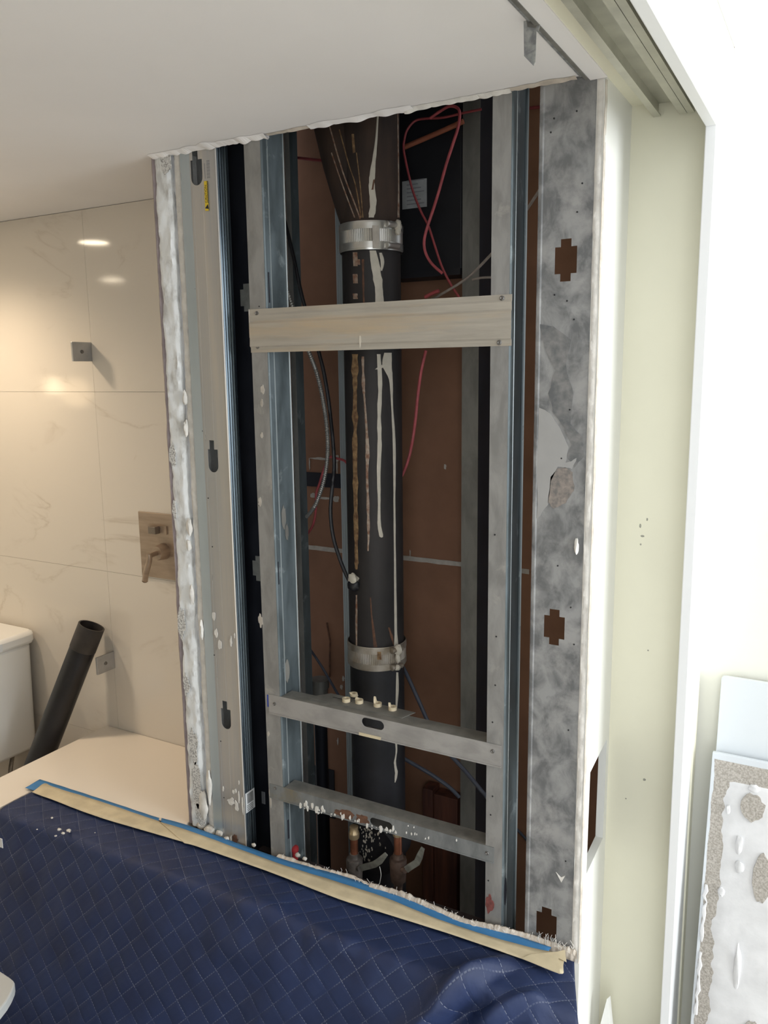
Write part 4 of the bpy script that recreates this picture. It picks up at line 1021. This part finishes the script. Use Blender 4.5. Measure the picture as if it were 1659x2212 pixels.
tie = thing('tape_tie', 'knotted white tape holding the black cable to the drain pipe', 'tie', (tt.x, tt.y, tt.z))
lump((tt.x - .002, tt.y - .006, tt.z - .008), .014, .008, .014, 4.2).build('black_knot', 'black_abs', tie, smooth=True)
lump((tt.x - .002, tt.y - .010, tt.z + .008), .011, .005, .012, 9.2).build('white_tape', 'caulk', tie, smooth=True)

# ================================================================ BATH DECK, BLANKET, TAPE
dk = thing('bath_deck', 'smooth cream bath deck running from the tiled wall under the blue blanket', 'bath deck', (-1.6, 1.4, 0))
MB().prism([(-1.955, 1.205, ZD - .03), (-1.812, 1.205, ZD - .03), (-1.812, 1.30, ZD - .03), (-1.336, 1.30, ZD - .03), (-1.336, YT - .001, ZD - .03), (-1.955, YT - .001, ZD - .03)], (0, 0, .029)).build('deck_top', 'deck_cream', dk, bevel=.003)
MB().box(-1.945, -.42, 1.30, 1.37, .0, ZD - .0312).build('apron', 'deck_cream', dk)
MB().box(-1.3355, -.40, 1.31, 1.374, ZD - .030, ZD - .008).build('front_ledge', 'deck_cream', dk)
MB().box(-1.945, -1.91, 1.371, YT - .002, .0, ZD - .0312).build('end_panel', 'deck_cream', dk)

def blanket():
    nu, nv = 250, 170
    xa, xb = -1.803, -.335
    vs = []; uvs = []
    # profile: (arc length) -> (y, z)
    def prof(s, X, yf):
        yt = 1.352
        L1 = yt - (yf + .028)
        zt = ZD + .0012
        if s < L1: return yt - s, zt
        s -= L1
        La = .028 * math.radians(80)
        if s < La:
            a = s / .028
            return yf + .028 - .028 * math.sin(a), zt - .028 * (1 - math.cos(a))
        s -= La; a = math.radians(80)
        y0 = yf + .028 - .028 * math.sin(a); z0 = zt - .028 * (1 - math.cos(a))
        # hanging, leaning out a little; lands on the floor
        ang = math.radians(68); L2 = (z0 - .03) / math.sin(ang)
        if s < L2: return y0 - s * math.cos(ang), z0 - s * math.sin(ang)
        y0 -= L2 * math.cos(ang); s -= L2
        return y0 - s, .03 - min(.018, s * .2)
    smax = .95
    def ridge(X, s, ax, as_, bx, bs, w, h):
        dx, ds = bx - ax, bs - as_; L2 = dx * dx + ds * ds
        t = max(0, min(1, ((X - ax) * dx + (s - as_) * ds) / L2))
        d = math.hypot(X - ax - t * dx, s - as_ - t * ds)
        return h * math.exp(-(d / w) ** 2) * (1 - abs(2 * t - 1) ** 3)
    for j in range(nv + 1):
        s = smax * j / nv
        for i in range(nu + 1):
            t = i / nu
            X = xa + (xb - xa) * t
            yf = 1.186 + (.05 * max(0, (X + .72) / .36) ** 2 if X > -.72 else 0)
            y, z = prof(s, X, yf)
            # right end falls away round the ledge
            rgt = max(0, (X + .47) / .135)
            if rgt > 0:
                z -= .018 * rgt * rgt * (1 if s > .03 else s / .03)
            # edge line on the right
            if t > .94:
                k = (t - .94) / .06
                lim = -.366 + .050 * min(1, s / .14)
                X = X + (lim - xb) * k
            # left end: corner cut on the slant
            if t < .05 and s < .16:
                y -= (.05 - t) / .05 * .0
            drop = min(1, max(0, (s - .10) / .12))
            d = .010 * noise.noise((X * 3.1, s * 3.4, 1.2)) * drop + .005 * noise.noise((X * 8.0 + 3, s * 8.0, 5.5)) * (.25 + .75 * drop)
            d += .0035 * noise.noise((X * 19, s * 15, 9.1)) * (.4 + .6 * drop)
            d += ridge(X, s, -.68, .36, -.462, .045, .020, .036) + ridge(X, s, -.50, .20, -.385, .10, .013, .018) + ridge(X, s, -.60, .34, -.42, .20, .026, .018)
            d -= ridge(X, s, -.60, .33, -.445, .07, .016, .024) + ridge(X, s, -.50, .24, -.40, .17, .012, .012)
            d += ridge(X, s, -1.06, .16, -.92, .12, .03, .007) + ridge(X, s, -.86, .18, -.74, .15, .025, .008) + ridge(X, s, -.40, .10, -.37, .34, .02, .012)
            d += ridge(X, s, -1.10, .26, -.86, .20, .04, .008)
            drop2 = min(1, max(0, (s - .13) / .06))
            nyv = Vector((0, -math.sin(min(1, drop2) * 1.2), math.cos(min(1, drop2) * 1.2)))
            if s < .02: d *= s / .02
            vs.append((X, y + nyv.y * d, max(.006, z + nyv.z * max(d, -.002 if drop2 < .3 else -1))))
            uvs.append((X, s))
    k = nu + 1
    fs = []
    for j in range(nv):
        for i in range(nu): fs.append((j * k + i, j * k + i + 1, (j + 1) * k + i + 1, (j + 1) * k + i))
    me = bpy.data.meshes.new('moving_blanket'); me.from_pydata(vs, [], fs)
    uvl = me.uv_layers.new(name='cloth')
    for p in me.polygons:
        for li in p.loop_indices: uvl.data[li].uv = uvs[me.loops[li].vertex_index]
    me.polygons.foreach_set('use_smooth', [True] * len(me.polygons)); me.update()
    me.materials.append(MATS['quilted_blue'])
    o = bpy.data.objects.new('moving_blanket', me); COL.objects.link(o)
    md = o.modifiers.new('thickness', 'SOLIDIFY'); md.thickness = .0022; md.offset = 1
    return tag(o, 'navy blue quilted moving blanket draped over the bath ledge', 'blanket')
bl = blanket()
a = onZ(6, 1822, .43)
tg = MB().box(a.x - .02, a.x, a.y - .0012, a.y, a.z - .012, a.z + .012).build('care_tag', 'white_label', bl)
crumbs = MB()
for px, py, s_ in ((112, 1765, .006), (128, 1790, .010), (136, 1798, .008), (148, 1792, .010), (120, 1804, .006), (205, 1797, .003), (80, 1790, .004), (150, 1795, .005)):
    q_ = onZ(px, py, ZD + .008); b2 = lump((q_.x, q_.y, ZD + .006), s_ * .6, s_ * .5, s_ * .3, px * .1, 7, 5); crumbs.add(b2.v, b2.f)
o = crumbs.build('plaster_crumbs', 'debris'); tag(o, 'plaster crumbs scattered on the left end of the blue blanket', 'debris', None, 'stuff')

def tape(name, label, up, lo, z, mat, group, cat='tape'):
    """band between an upper and a lower edge, lying on the ledge"""
    U = smooth_path([onZ(x, y, z) for x, y in up], 6); L_ = smooth_path([onZ(x, y, z) for x, y in lo], 6)
    n = 60
    def samp(P, t):
        f = t * (len(P) - 1); i = min(int(f), len(P) - 2); return P[i].lerp(P[i + 1], f - i)
    vs = []; fs = []; m_ = 5
    for i in range(n + 1):
        a, c = samp(U, i / n), samp(L_, i / n)
        for j in range(m_):
            q_ = a.lerp(c, j / (m_ - 1)); q_.z = z + .0007 * noise.noise((q_.x * 26, j * .8, 3)) ; vs.append(q_)
    for i in range(n):
        for j in range(m_ - 1): fs.append((i * m_ + j, i * m_ + j + 1, (i + 1) * m_ + j + 1, (i + 1) * m_ + j))
    o = MB().add(vs, fs).build(name, mat, smooth=True)
    md = o.modifiers.new('thickness', 'SOLIDIFY'); md.thickness = .0004
    return tag(o, label, cat, group)
tape('painters_tape', 'short blue painter\'s tape at the left end of the bath ledge', [(86, 1683), (217, 1725), (344, 1767)], [(54, 1702), (72, 1707), (217, 1750), (338, 1790)], .4705, 'blue_tape', 'blue tape along the ledge')
tape('painters_tape', 'long blue painter\'s tape running right along the torn wall edge', [(349, 1767), (416, 1786), (600, 1852), (727, 1888), (853, 1928), (980, 1977), (1064, 2004), (1191, 2046)], [(344, 1795), (416, 1815), (600, 1880), (727, 1920), (853, 1960), (980, 2005), (1064, 2030), (1182, 2058)], .4707, 'blue_tape', 'blue tape along the ledge')
tape('masking_tape', 'shorter beige masking tape with a torn left end over the blanket edge', [(80, 1703), (97, 1692), (120, 1701), (217, 1731), (344, 1774)], [(69, 1711), (90, 1719), (120, 1730), (217, 1766), (401, 1820)], .4735, 'masking_tape', 'beige tape along the ledge')
tape('masking_tape', 'long beige masking tape holding the blanket edge on the right', [(345, 1775), (416, 1797), (600, 1864), (727, 1904), (836, 1940), (938, 1982), (1064, 2024), (1182, 2054), (1222, 2053)], [(398, 1821), (440, 1833), (600, 1890), (727, 1940), (853, 1980), (980, 2020), (1127, 2071), (1209, 2103), (1206, 2072), (1224, 2079)][:8] + [(1216, 2090)], .4745, 'masking_tape', 'beige tape along the ledge')
q = [onZ(x, y, .4760) for x, y in ((1145, 2062), (1205, 2056), (1220, 2052), (1224, 2079), (1207, 2070), (1209, 2104), (1127, 2071))]
tag(MB().prism(q, (0, 0, .0006)).build('masking_tape', 'masking_tape'), 'torn double-pointed end of beige tape at the right corner', 'tape', 'beige tape along the ledge')
# torn, fibrous edge of the cut wall along the ledge
te = thing('torn_wall_edge', 'ragged beige edge of the cut wall along the blue tape', 'wall remnant', (-.8, 1.41, ZD))
b = MB(); n = 220; vs = []; fs = []
path = smooth_path([onZ(x, y, ZD + .006) for x, y in ((600, 1846), (640, 1860), (700, 1878), (760, 1893), (800, 1912), (860, 1930), (930, 1958), (1000, 1988), (1060, 2003), (1130, 2020), (1190, 2040), (1245, 2062))], 20)
for i, q_ in enumerate(path):
    hh = .010 + .008 * abs(noise.noise((i * .21, 1, 1))) + .004 * abs(noise.noise((i * .9, 2, 1)))
    if i < 80: hh *= .6
    w = .010 + .004 * noise.noise((i * .3, 5, 2))
    vs += [(q_.x, q_.y - w * .9, ZD - .004), (q_.x, q_.y - w * .6 + .002 * noise.noise((i, 3, 3)), ZD + hh * .6), (q_.x, q_.y + .002 * noise.noise((i * 1.3, 8, 3)), ZD + hh), (q_.x, q_.y + w * .5, ZD + hh * .8), (q_.x, q_.y + w * .8, ZD - .01)]
for i in range(len(path) - 1):
    for j in range(4): fs.append((i * 5 + j, i * 5 + j + 1, (i + 1) * 5 + j + 1, (i + 1) * 5 + j))
b.add(vs, fs).build('gypsum_core', 'torn_paper', te)
fb = MB()
for k in range(150):
    i = int(rnd.triangular(0, len(path) - 1, len(path) - 8)); q_ = path[i]
    h = rnd.uniform(.004, .012) * (2.2 if i > len(path) * .86 else 1)
    a = Vector((q_.x + rnd.uniform(-.003, .003), q_.y + rnd.uniform(-.008, .006), ZD + .004))
    fb.tube([a, a + Vector((rnd.gauss(0, .0015), rnd.gauss(0, .002), h * .6)), a + Vector((rnd.gauss(0, .003), rnd.gauss(0, .003), h))], .0004, 4)
o = fb.build('torn_fibres', 'fibre', te); o['kind'] = 'stuff'
sill = thing('sill_track', 'grey floor track with plaster bits behind the torn wall edge', 'track', (-.8, 1.42, .44))
MB().box(-1.14, -.40, 1.405, 1.422, ZD - .035, ZD - .028).build('track_base', 'concrete_dark', sill)
ch = MB()
for px, py, s_, sd in ((430, 1786, .012, 1), (450, 1795, .016, 2), (420, 1777, .010, 3), (470, 1802, .010, 4), (486, 1815, .008, 5), (470, 1787, .012, 6), (545, 1828, .006, 7), (640, 1850, .007, 8), (655, 1858, .006, 9)):
    q_ = onZ(px, py, ZD + .004); b2 = lump((q_.x, q_.y + .006, ZD + .004), s_, s_ * .7, s_ * .7, sd * 2.2, 9, 6); ch.add(b2.v, b2.f)
o = ch.build('plaster_rubble', 'debris', smooth=True); tag(o, 'plaster rubble at the foot of the broken left wall', 'debris', None, 'stuff')

# ================================================================ BATHROOM THINGS
# shower valve trim
sv = thing('shower_valve', 'brushed square shower valve plate on the marble wall, half hidden by broken plaster', 'valve', (-1.68, YT, 1.06))
MB().box(-1.757, -1.578, YT - .006, YT, .970, 1.160).build('plate', 'brushed_nickel', sv, bevel=.0012)
MB().box(-1.716, -1.647, YT - .010, YT - .006, 1.102, 1.126).build('button_recess', 'brushed_nickel', sv)
MB().box(-1.700, -1.672, YT - .028, YT - .010, 1.1035, 1.1245).build('diverter_button', 'brushed_nickel_dark', sv, bevel=.0015)
hub = Vector((-1.664, YT - .006, 1.052))
MB().lathe(hub, (0, -1, 0), [(0, .0235), (.003, .0235), (.026, .021), (.030, .019), (.030, .002)], 36).build('hub', 'brushed_nickel', sv, smooth=True)
h0 = hub + Vector((0, -.030, 0)); h1 = onY(322, 1201, YT - .075); h2 = onY(313, 1255, YT - .070)
MB().tube([h0, h0.lerp(h1, .5), h1], .0068, 12).build('lever_arm', 'brushed_nickel', sv, smooth=True)
MB().tube(smooth_path([h1 + Vector((0, 0, .006)), h1 - Vector((0, 0, .012)), h1.lerp(h2, .6) + Vector((.003, -.004, 0)), h2 + Vector((.001, 0, .004)), h2], 5), .007, 12,
          radii=[.0062 + .0022 * min(1, i / 8) for i in range(21)]).build('lever_handle', 'brushed_nickel', sv, smooth=True)
# glass clips, the glass itself is gone
for px0, px1, py0, py1, lb in ((169, 201, 741, 779, 'square grey glass clip high on the marble wall'), (221, 250, 1412, 1446, 'square grey glass clip low on the marble wall above the bath deck')):
    Xc = onY((px0 + px1) / 2, 0, YT - .03).x
    ref = onY((px0 + px1) / 2, (py0 + py1) / 2, YT - .02)
    t = thing('glass_clip', lb, 'clip', (ref.x, YT, ref.z), 'glass clips on the marble wall')
    ya = min(onX(px0, (py0 + py1) / 2, ref.x).y, YT - .001); s_ = .027
    MB().box(ref.x - .0035, ref.x + .0035, YT - .068, YT - .0005, ref.z - s_, ref.z + s_).build('clip_plate', 'clip_steel', t, bevel=.0012)
    MB().lathe((ref.x + .0035, YT - .036, ref.z), (1, 0, 0), [(0, .0055), (.002, .005), (.003, .003), (.002, .0015)], 14).build('bolt', 'screw_steel', t, smooth=True)
# toilet
to = thing('toilet', 'white toilet tank with a chunky lid at the left edge against the marble wall', 'toilet', (-2.45, 1.5, 0))
def rbox(x0, x1, y0, y1, z0, z1, r, taper=0.0):
    n = 6; ring_ = []
    for cx, cy, a0 in ((x1 - r, y1 - r, 0), (x0 + r, y1 - r, 90), (x0 + r, y0 + r, 180), (x1 - r, y0 + r, 270)):
        for k in range(n + 1):
            a = math.radians(a0 + 90 * k / n); ring_.append((cx + r * math.cos(a), cy + r * math.sin(a)))
    cx, cy = (x0 + x1) / 2, (y0 + y1) / 2; N_ = len(ring_)
    lv = [(z0, 1 - taper), (z1, 1)]
    vs = [(cx + (x - cx) * s_, cy + (y - cy) * s_, z) for z, s_ in lv for x, y in ring_]
    return MB().add(vs, [tuple(range(N_))[::-1], tuple(range(N_, 2 * N_))] + [(i, (i + 1) % N_, N_ + (i + 1) % N_, N_ + i) for i in range(N_)])
rbox(-2.70, -2.252, 1.47, 1.675, .335, .695, .03, .04).build('tank', 'porcelain', to, smooth=True, bevel=.01)
rbox(-2.715, -2.238, 1.455, 1.684, .695, .738, .035).build('tank_lid', 'porcelain', to, smooth=True, bevel=.012)
rbox(-2.68, -2.28, 1.02, 1.50, .30, .40, .16).build('seat', 'porcelain', to, smooth=True, bevel=.01)
rbox(-2.63, -2.33, 1.10, 1.62, 0, .31, .12, .18).build('pedestal', 'porcelain', to, smooth=True, bevel=.01)
a = onX(0, 1396, -2.2375); 
lab(MB().box(-2.2382, -2.2372, a.y - .02, a.y + .008, .703, .727).build('lid_sticker', 'white_label', to), 'white sticker on the lid')
cable('supply_hose', 'braided steel toilet supply hose curving under the tank', [(-2.30, 1.60, .335), (-2.27, 1.56, .27), (-2.25, 1.57, .20), (-2.27, 1.66, .16)], .007, 'hose_steel', 'hose')
# black waste pipe leaning on the marble wall
pb0, pb1 = Vector((-2.205, 1.42, .0)), Vector((-1.930, 1.645, .816))
dv = (pb1 - pb0)
lp = thing('waste_pipe', 'loose black plastic pipe leaning on the marble wall behind the bath deck', 'pipe', pb0)
L0 = dv.length
MB().lathe(pb0 + dv.normalized() * .012, dv, [(0, .037), (L0 * .3, .0385), (L0 - .10, .0385)], 40, cap=False).build('barrel', 'black_abs', lp, smooth=True)
lab(MB().lathe(pb0 + dv.normalized() * (L0 - .09), dv, [(0, .0385), (.001, .0395), (.078, .0395), (.078, .035), (.01, .035)], 40, cap=False).build('end_sleeve', 'black_abs_band', lp, smooth=True), 'greyer worn end of the pipe')
# grey stool corner in the foreground left
sx, sy, sz = -1.375, .90, .372
so = thing('stool', 'pale grey rounded stool corner in front of the blanket at the lower left', 'stool', (sx - .2, sy, 0))
seat = []
c0 = onZ(31, 2122, .372)
ctr = c0 + Vector((-.20, -.04, 0))
for x, y in ((-170, 2000), (0, 2097), (22, 2111.5), (29, 2117.5), (31.5, 2122), (30, 2131), (24, 2145), (14, 2162), (0, 2180), (-30, 2214), (-80, 2252), (-230, 2300), (-330, 2180)):
    q_ = onZ(x, y, .372); seat.append((q_.x, q_.y, .35))
MB().prism(seat, (0, 0, .022)).build('seat', 'stool_grey', so, bevel=.003)
for k in range(4):
    a = math.radians(-38 + 45 + 90 * k); MB().tube([(ctr.x + .10 * math.cos(a), ctr.y + .10 * math.sin(a), .35), (ctr.x + .12 * math.cos(a), ctr.y + .12 * math.sin(a), 0)], .012, 12).build('leg', 'stool_grey', so, smooth=True)

# ================================================================ OFFCUTS LEANING ON THE RIGHT
def lean_board(name, label, px_top, py_top, px_bot, width, th, mat, ytop, ybot):
    """slab whose upper left corner is seen at px_top,py_top; foot on the floor"""
    tl = onY(px_top, py_top, ytop)
    bl_ = Vector((tl.x - .004, ybot, 0.002))
    upv = (tl - bl_); nx = Vector((1, 0, 0))
    nrm = nx.cross(upv.normalized()).normalized()
    if nrm.y > 0: nrm = -nrm
    return tl, bl_, upv, nrm
tl, b0_, upv, nrm = lean_board('a', '', 1560, 1457, 1540, .5, .01, '', YW - .012, YW - .10)
ta = thing('tile_offcut', 'plain pale blue-grey marble tile offcut leaning on the cream wall at right', 'tile', (tl.x, YW - .1, 0))
MB().prism([b0_, b0_ + Vector((.55, 0, 0)), tl + Vector((.55, 0, 0)), tl + Vector((.006, 0, 0)), tl + Vector((.0015, 0, -.0015)) , tl + Vector((0, 0, -.006))], nrm * .010).build('slab', 'marble_offcut', ta, bevel=.0012)
tl, b0_, upv, nrm = lean_board('b', '', 1541, 1621, 1490, .5, .01, '', YW - .045, YW - .165)
tbk = thing('tile_offcut', 'tile offcut turned backwards, its face crusted with thinset and mesh', 'tile', (tl.x, YW - .16, 0))
MB().prism([b0_, b0_ + Vector((.55, 0, 0)), tl + Vector((.55, 0, 0)), tl], nrm * .011).build('slab', 'tile_grey', tbk, bevel=.001)
hl = upv.length; ud = upv.normalized()
def onboard(u, v, h): return b0_ + Vector((u, 0, 0)) + ud * v + nrm * (.011 + h)
def crust(u0, u1, v0, v1, h, amp, edge, seed, nu=24, nv=120):
    b = MB(); vs = []; fs = []
    for j in range(nv + 1):
        v = v0 + (v1 - v0) * j / nv
        l = u0 + edge * (noise.noise((seed, v * 22, 1)) + .6 * noise.noise((seed, v * 70, 2))); 
        for i in range(nu + 1):
            t = i / nu; u = l + (u1 - l) * t
            hh = h + amp * (noise.noise((u * 18, v * 18, seed)) + .5 * noise.noise((u * 55, v * 40, seed + 3)))
            if i == 0 or j in (0, nv): hh = 0
            vs.append(onboard(u, v, max(hh, .0002 if i else 0)))
    k = nu + 1
    for j in range(nv):
        for i in range(nu): fs.append((j * k + i, j * k + i + 1, (j + 1) * k + i + 1, (j + 1) * k + i))
    return b.add(vs, fs)
crust(.005, .54, .002, hl - .012, .0012, .0008, .003, 3.1, 30, 160).build('mesh_backing', 'mesh_scrim', tbk, smooth=True)
crust(.024, .54, .002, hl - .045, .0036, .0013, .008, 7.9, 40, 200).build('thinset_coat', 'thinset_smooth', tbk, smooth=True)
for u, v, a_, b_3, sd in ((.058, hl - .16, .006, .020, 1), (.062, hl - .20, .008, .012, 2), (.035, hl - .10, .004, .010, 3), (.035, hl - .255, .006, .008, 4), (.075, hl - .05, .010, .008, 6), (.072, hl - .40, .006, .06, 7)):
    p = onboard(u, v, .004); lump(p, a_, .004, b_3, sd * 4.4).build('thinset_ridge', 'thinset_smooth', tbk, smooth=True)
for j, (v0, v1) in enumerate(((hl - .36, hl - .25), (hl - .50, hl - .38))):
    pts_ = [onboard(.008 + .006 * noise.noise((k * .8, j, 1)), v0 + (v1 - v0) * k / 10, .002) for k in range(11)]
    MB().tube(pts_, .003, 6, radii=[.001 + .003 * abs(math.sin(k * .9 + j)) for k in range(11)]).build('thinset_ridge', 'thinset_smooth', tbk, smooth=True)
for u, v, w, h, sd in ((.075, hl - .085, .04, .05, 1), (.10, hl - .21, .03, .09, 2), (.105, hl - .50, .03, .05, 3)):
    ps = [(u + w * .5 * (1 + .3 * noise.noise((k * .7, sd, 0))) * math.cos(k * math.pi / 10), v + h * .5 * (1 + .3 * noise.noise((k * .7, sd, 4))) * math.sin(k * math.pi / 10)) for k in range(20)]
    MB().sheet(ps, [], lambda a, c: onboard(a, c, .0062), tuple(-nrm * .003)).build('scrim_patch', 'mesh_scrim', tbk)
# small white pointed offcut at the foot of the end wall
q = [onY(x, y, 1.47) for x, y in ((1311, 2158), (1334, 2240), (1290, 2240))]
wz = thing('board_offcut', 'white pointed board offcut standing at the foot of the door recess', 'board', (q[0].x, 1.47, 0))
dn = Vector((0, -.04, -(q[0].z)))
MB().prism([q[0], (q[0].x + .045, 1.45, .0), (q[0].x - .055, 1.45, .0)], (.004, .012, 0)).build('offcut_body', 'white_paint', wz)

# ================================================================ LAMPS OF THE BATHROOM (beyond the frame, seen as reflections in the marble)
def lamp_disc(x, y, label):
    t = thing('ceiling_light', label, 'lamp', (x, y, ZC), 'recessed ceiling lights of the bathroom')
    MB().lathe((x, y, ZC - .001), (0, 0, -1), [(0, .060), (.004, .058), (.005, .048), (.003, .047)], 32).build('trim_ring', 'trim_white', t, smooth=True)
    MB().lathe((x, y, ZC - .0035), (0, 0, -1), [(0, .049), (.0026, .049)], 32).build('diffuser', 'lamp_glow', t)
    l = bpy.data.lights.new('ceiling_light_beam', 'SPOT'); l.energy = 20; l.color = (1.0, .80, .58); l.spot_size = math.radians(150); l.spot_blend = .8; l.shadow_soft_size = .05
    lo_ = bpy.data.objects.new('ceiling_light_beam', l); COL.objects.link(lo_); lo_.location = (x, y, ZC - .02)
lamp_disc(-2.315, 1.285, 'recessed warm ceiling light nearest the marble wall')
lamp_disc(-3.145, .435, 'recessed warm ceiling light farther from the marble wall')
sc_ = thing('wall_sconce', 'warm half-dome wall lamp on the far bathroom wall', 'lamp', (-3.95, .18, 1.5))
MB().box(-4.0, -3.97, .12, .24, 1.43, 1.57).build('back_plate', 'clip_steel', sc_)
MB().lathe((-3.93, .18, 1.44), (0, 0, 1), [(0, .030), (.02, .042), (.06, .040), (.09, .024), (.10, .004)], 24).build('shade', 'sconce_glow', sc_, smooth=True)
l = bpy.data.lights.new('sconce_beam', 'POINT'); l.energy = .8; l.color = (1.0, .72, .42); l.shadow_soft_size = .08
lo_ = bpy.data.objects.new('sconce_beam', l); COL.objects.link(lo_); lo_.location = (-3.75, .18, 1.45)
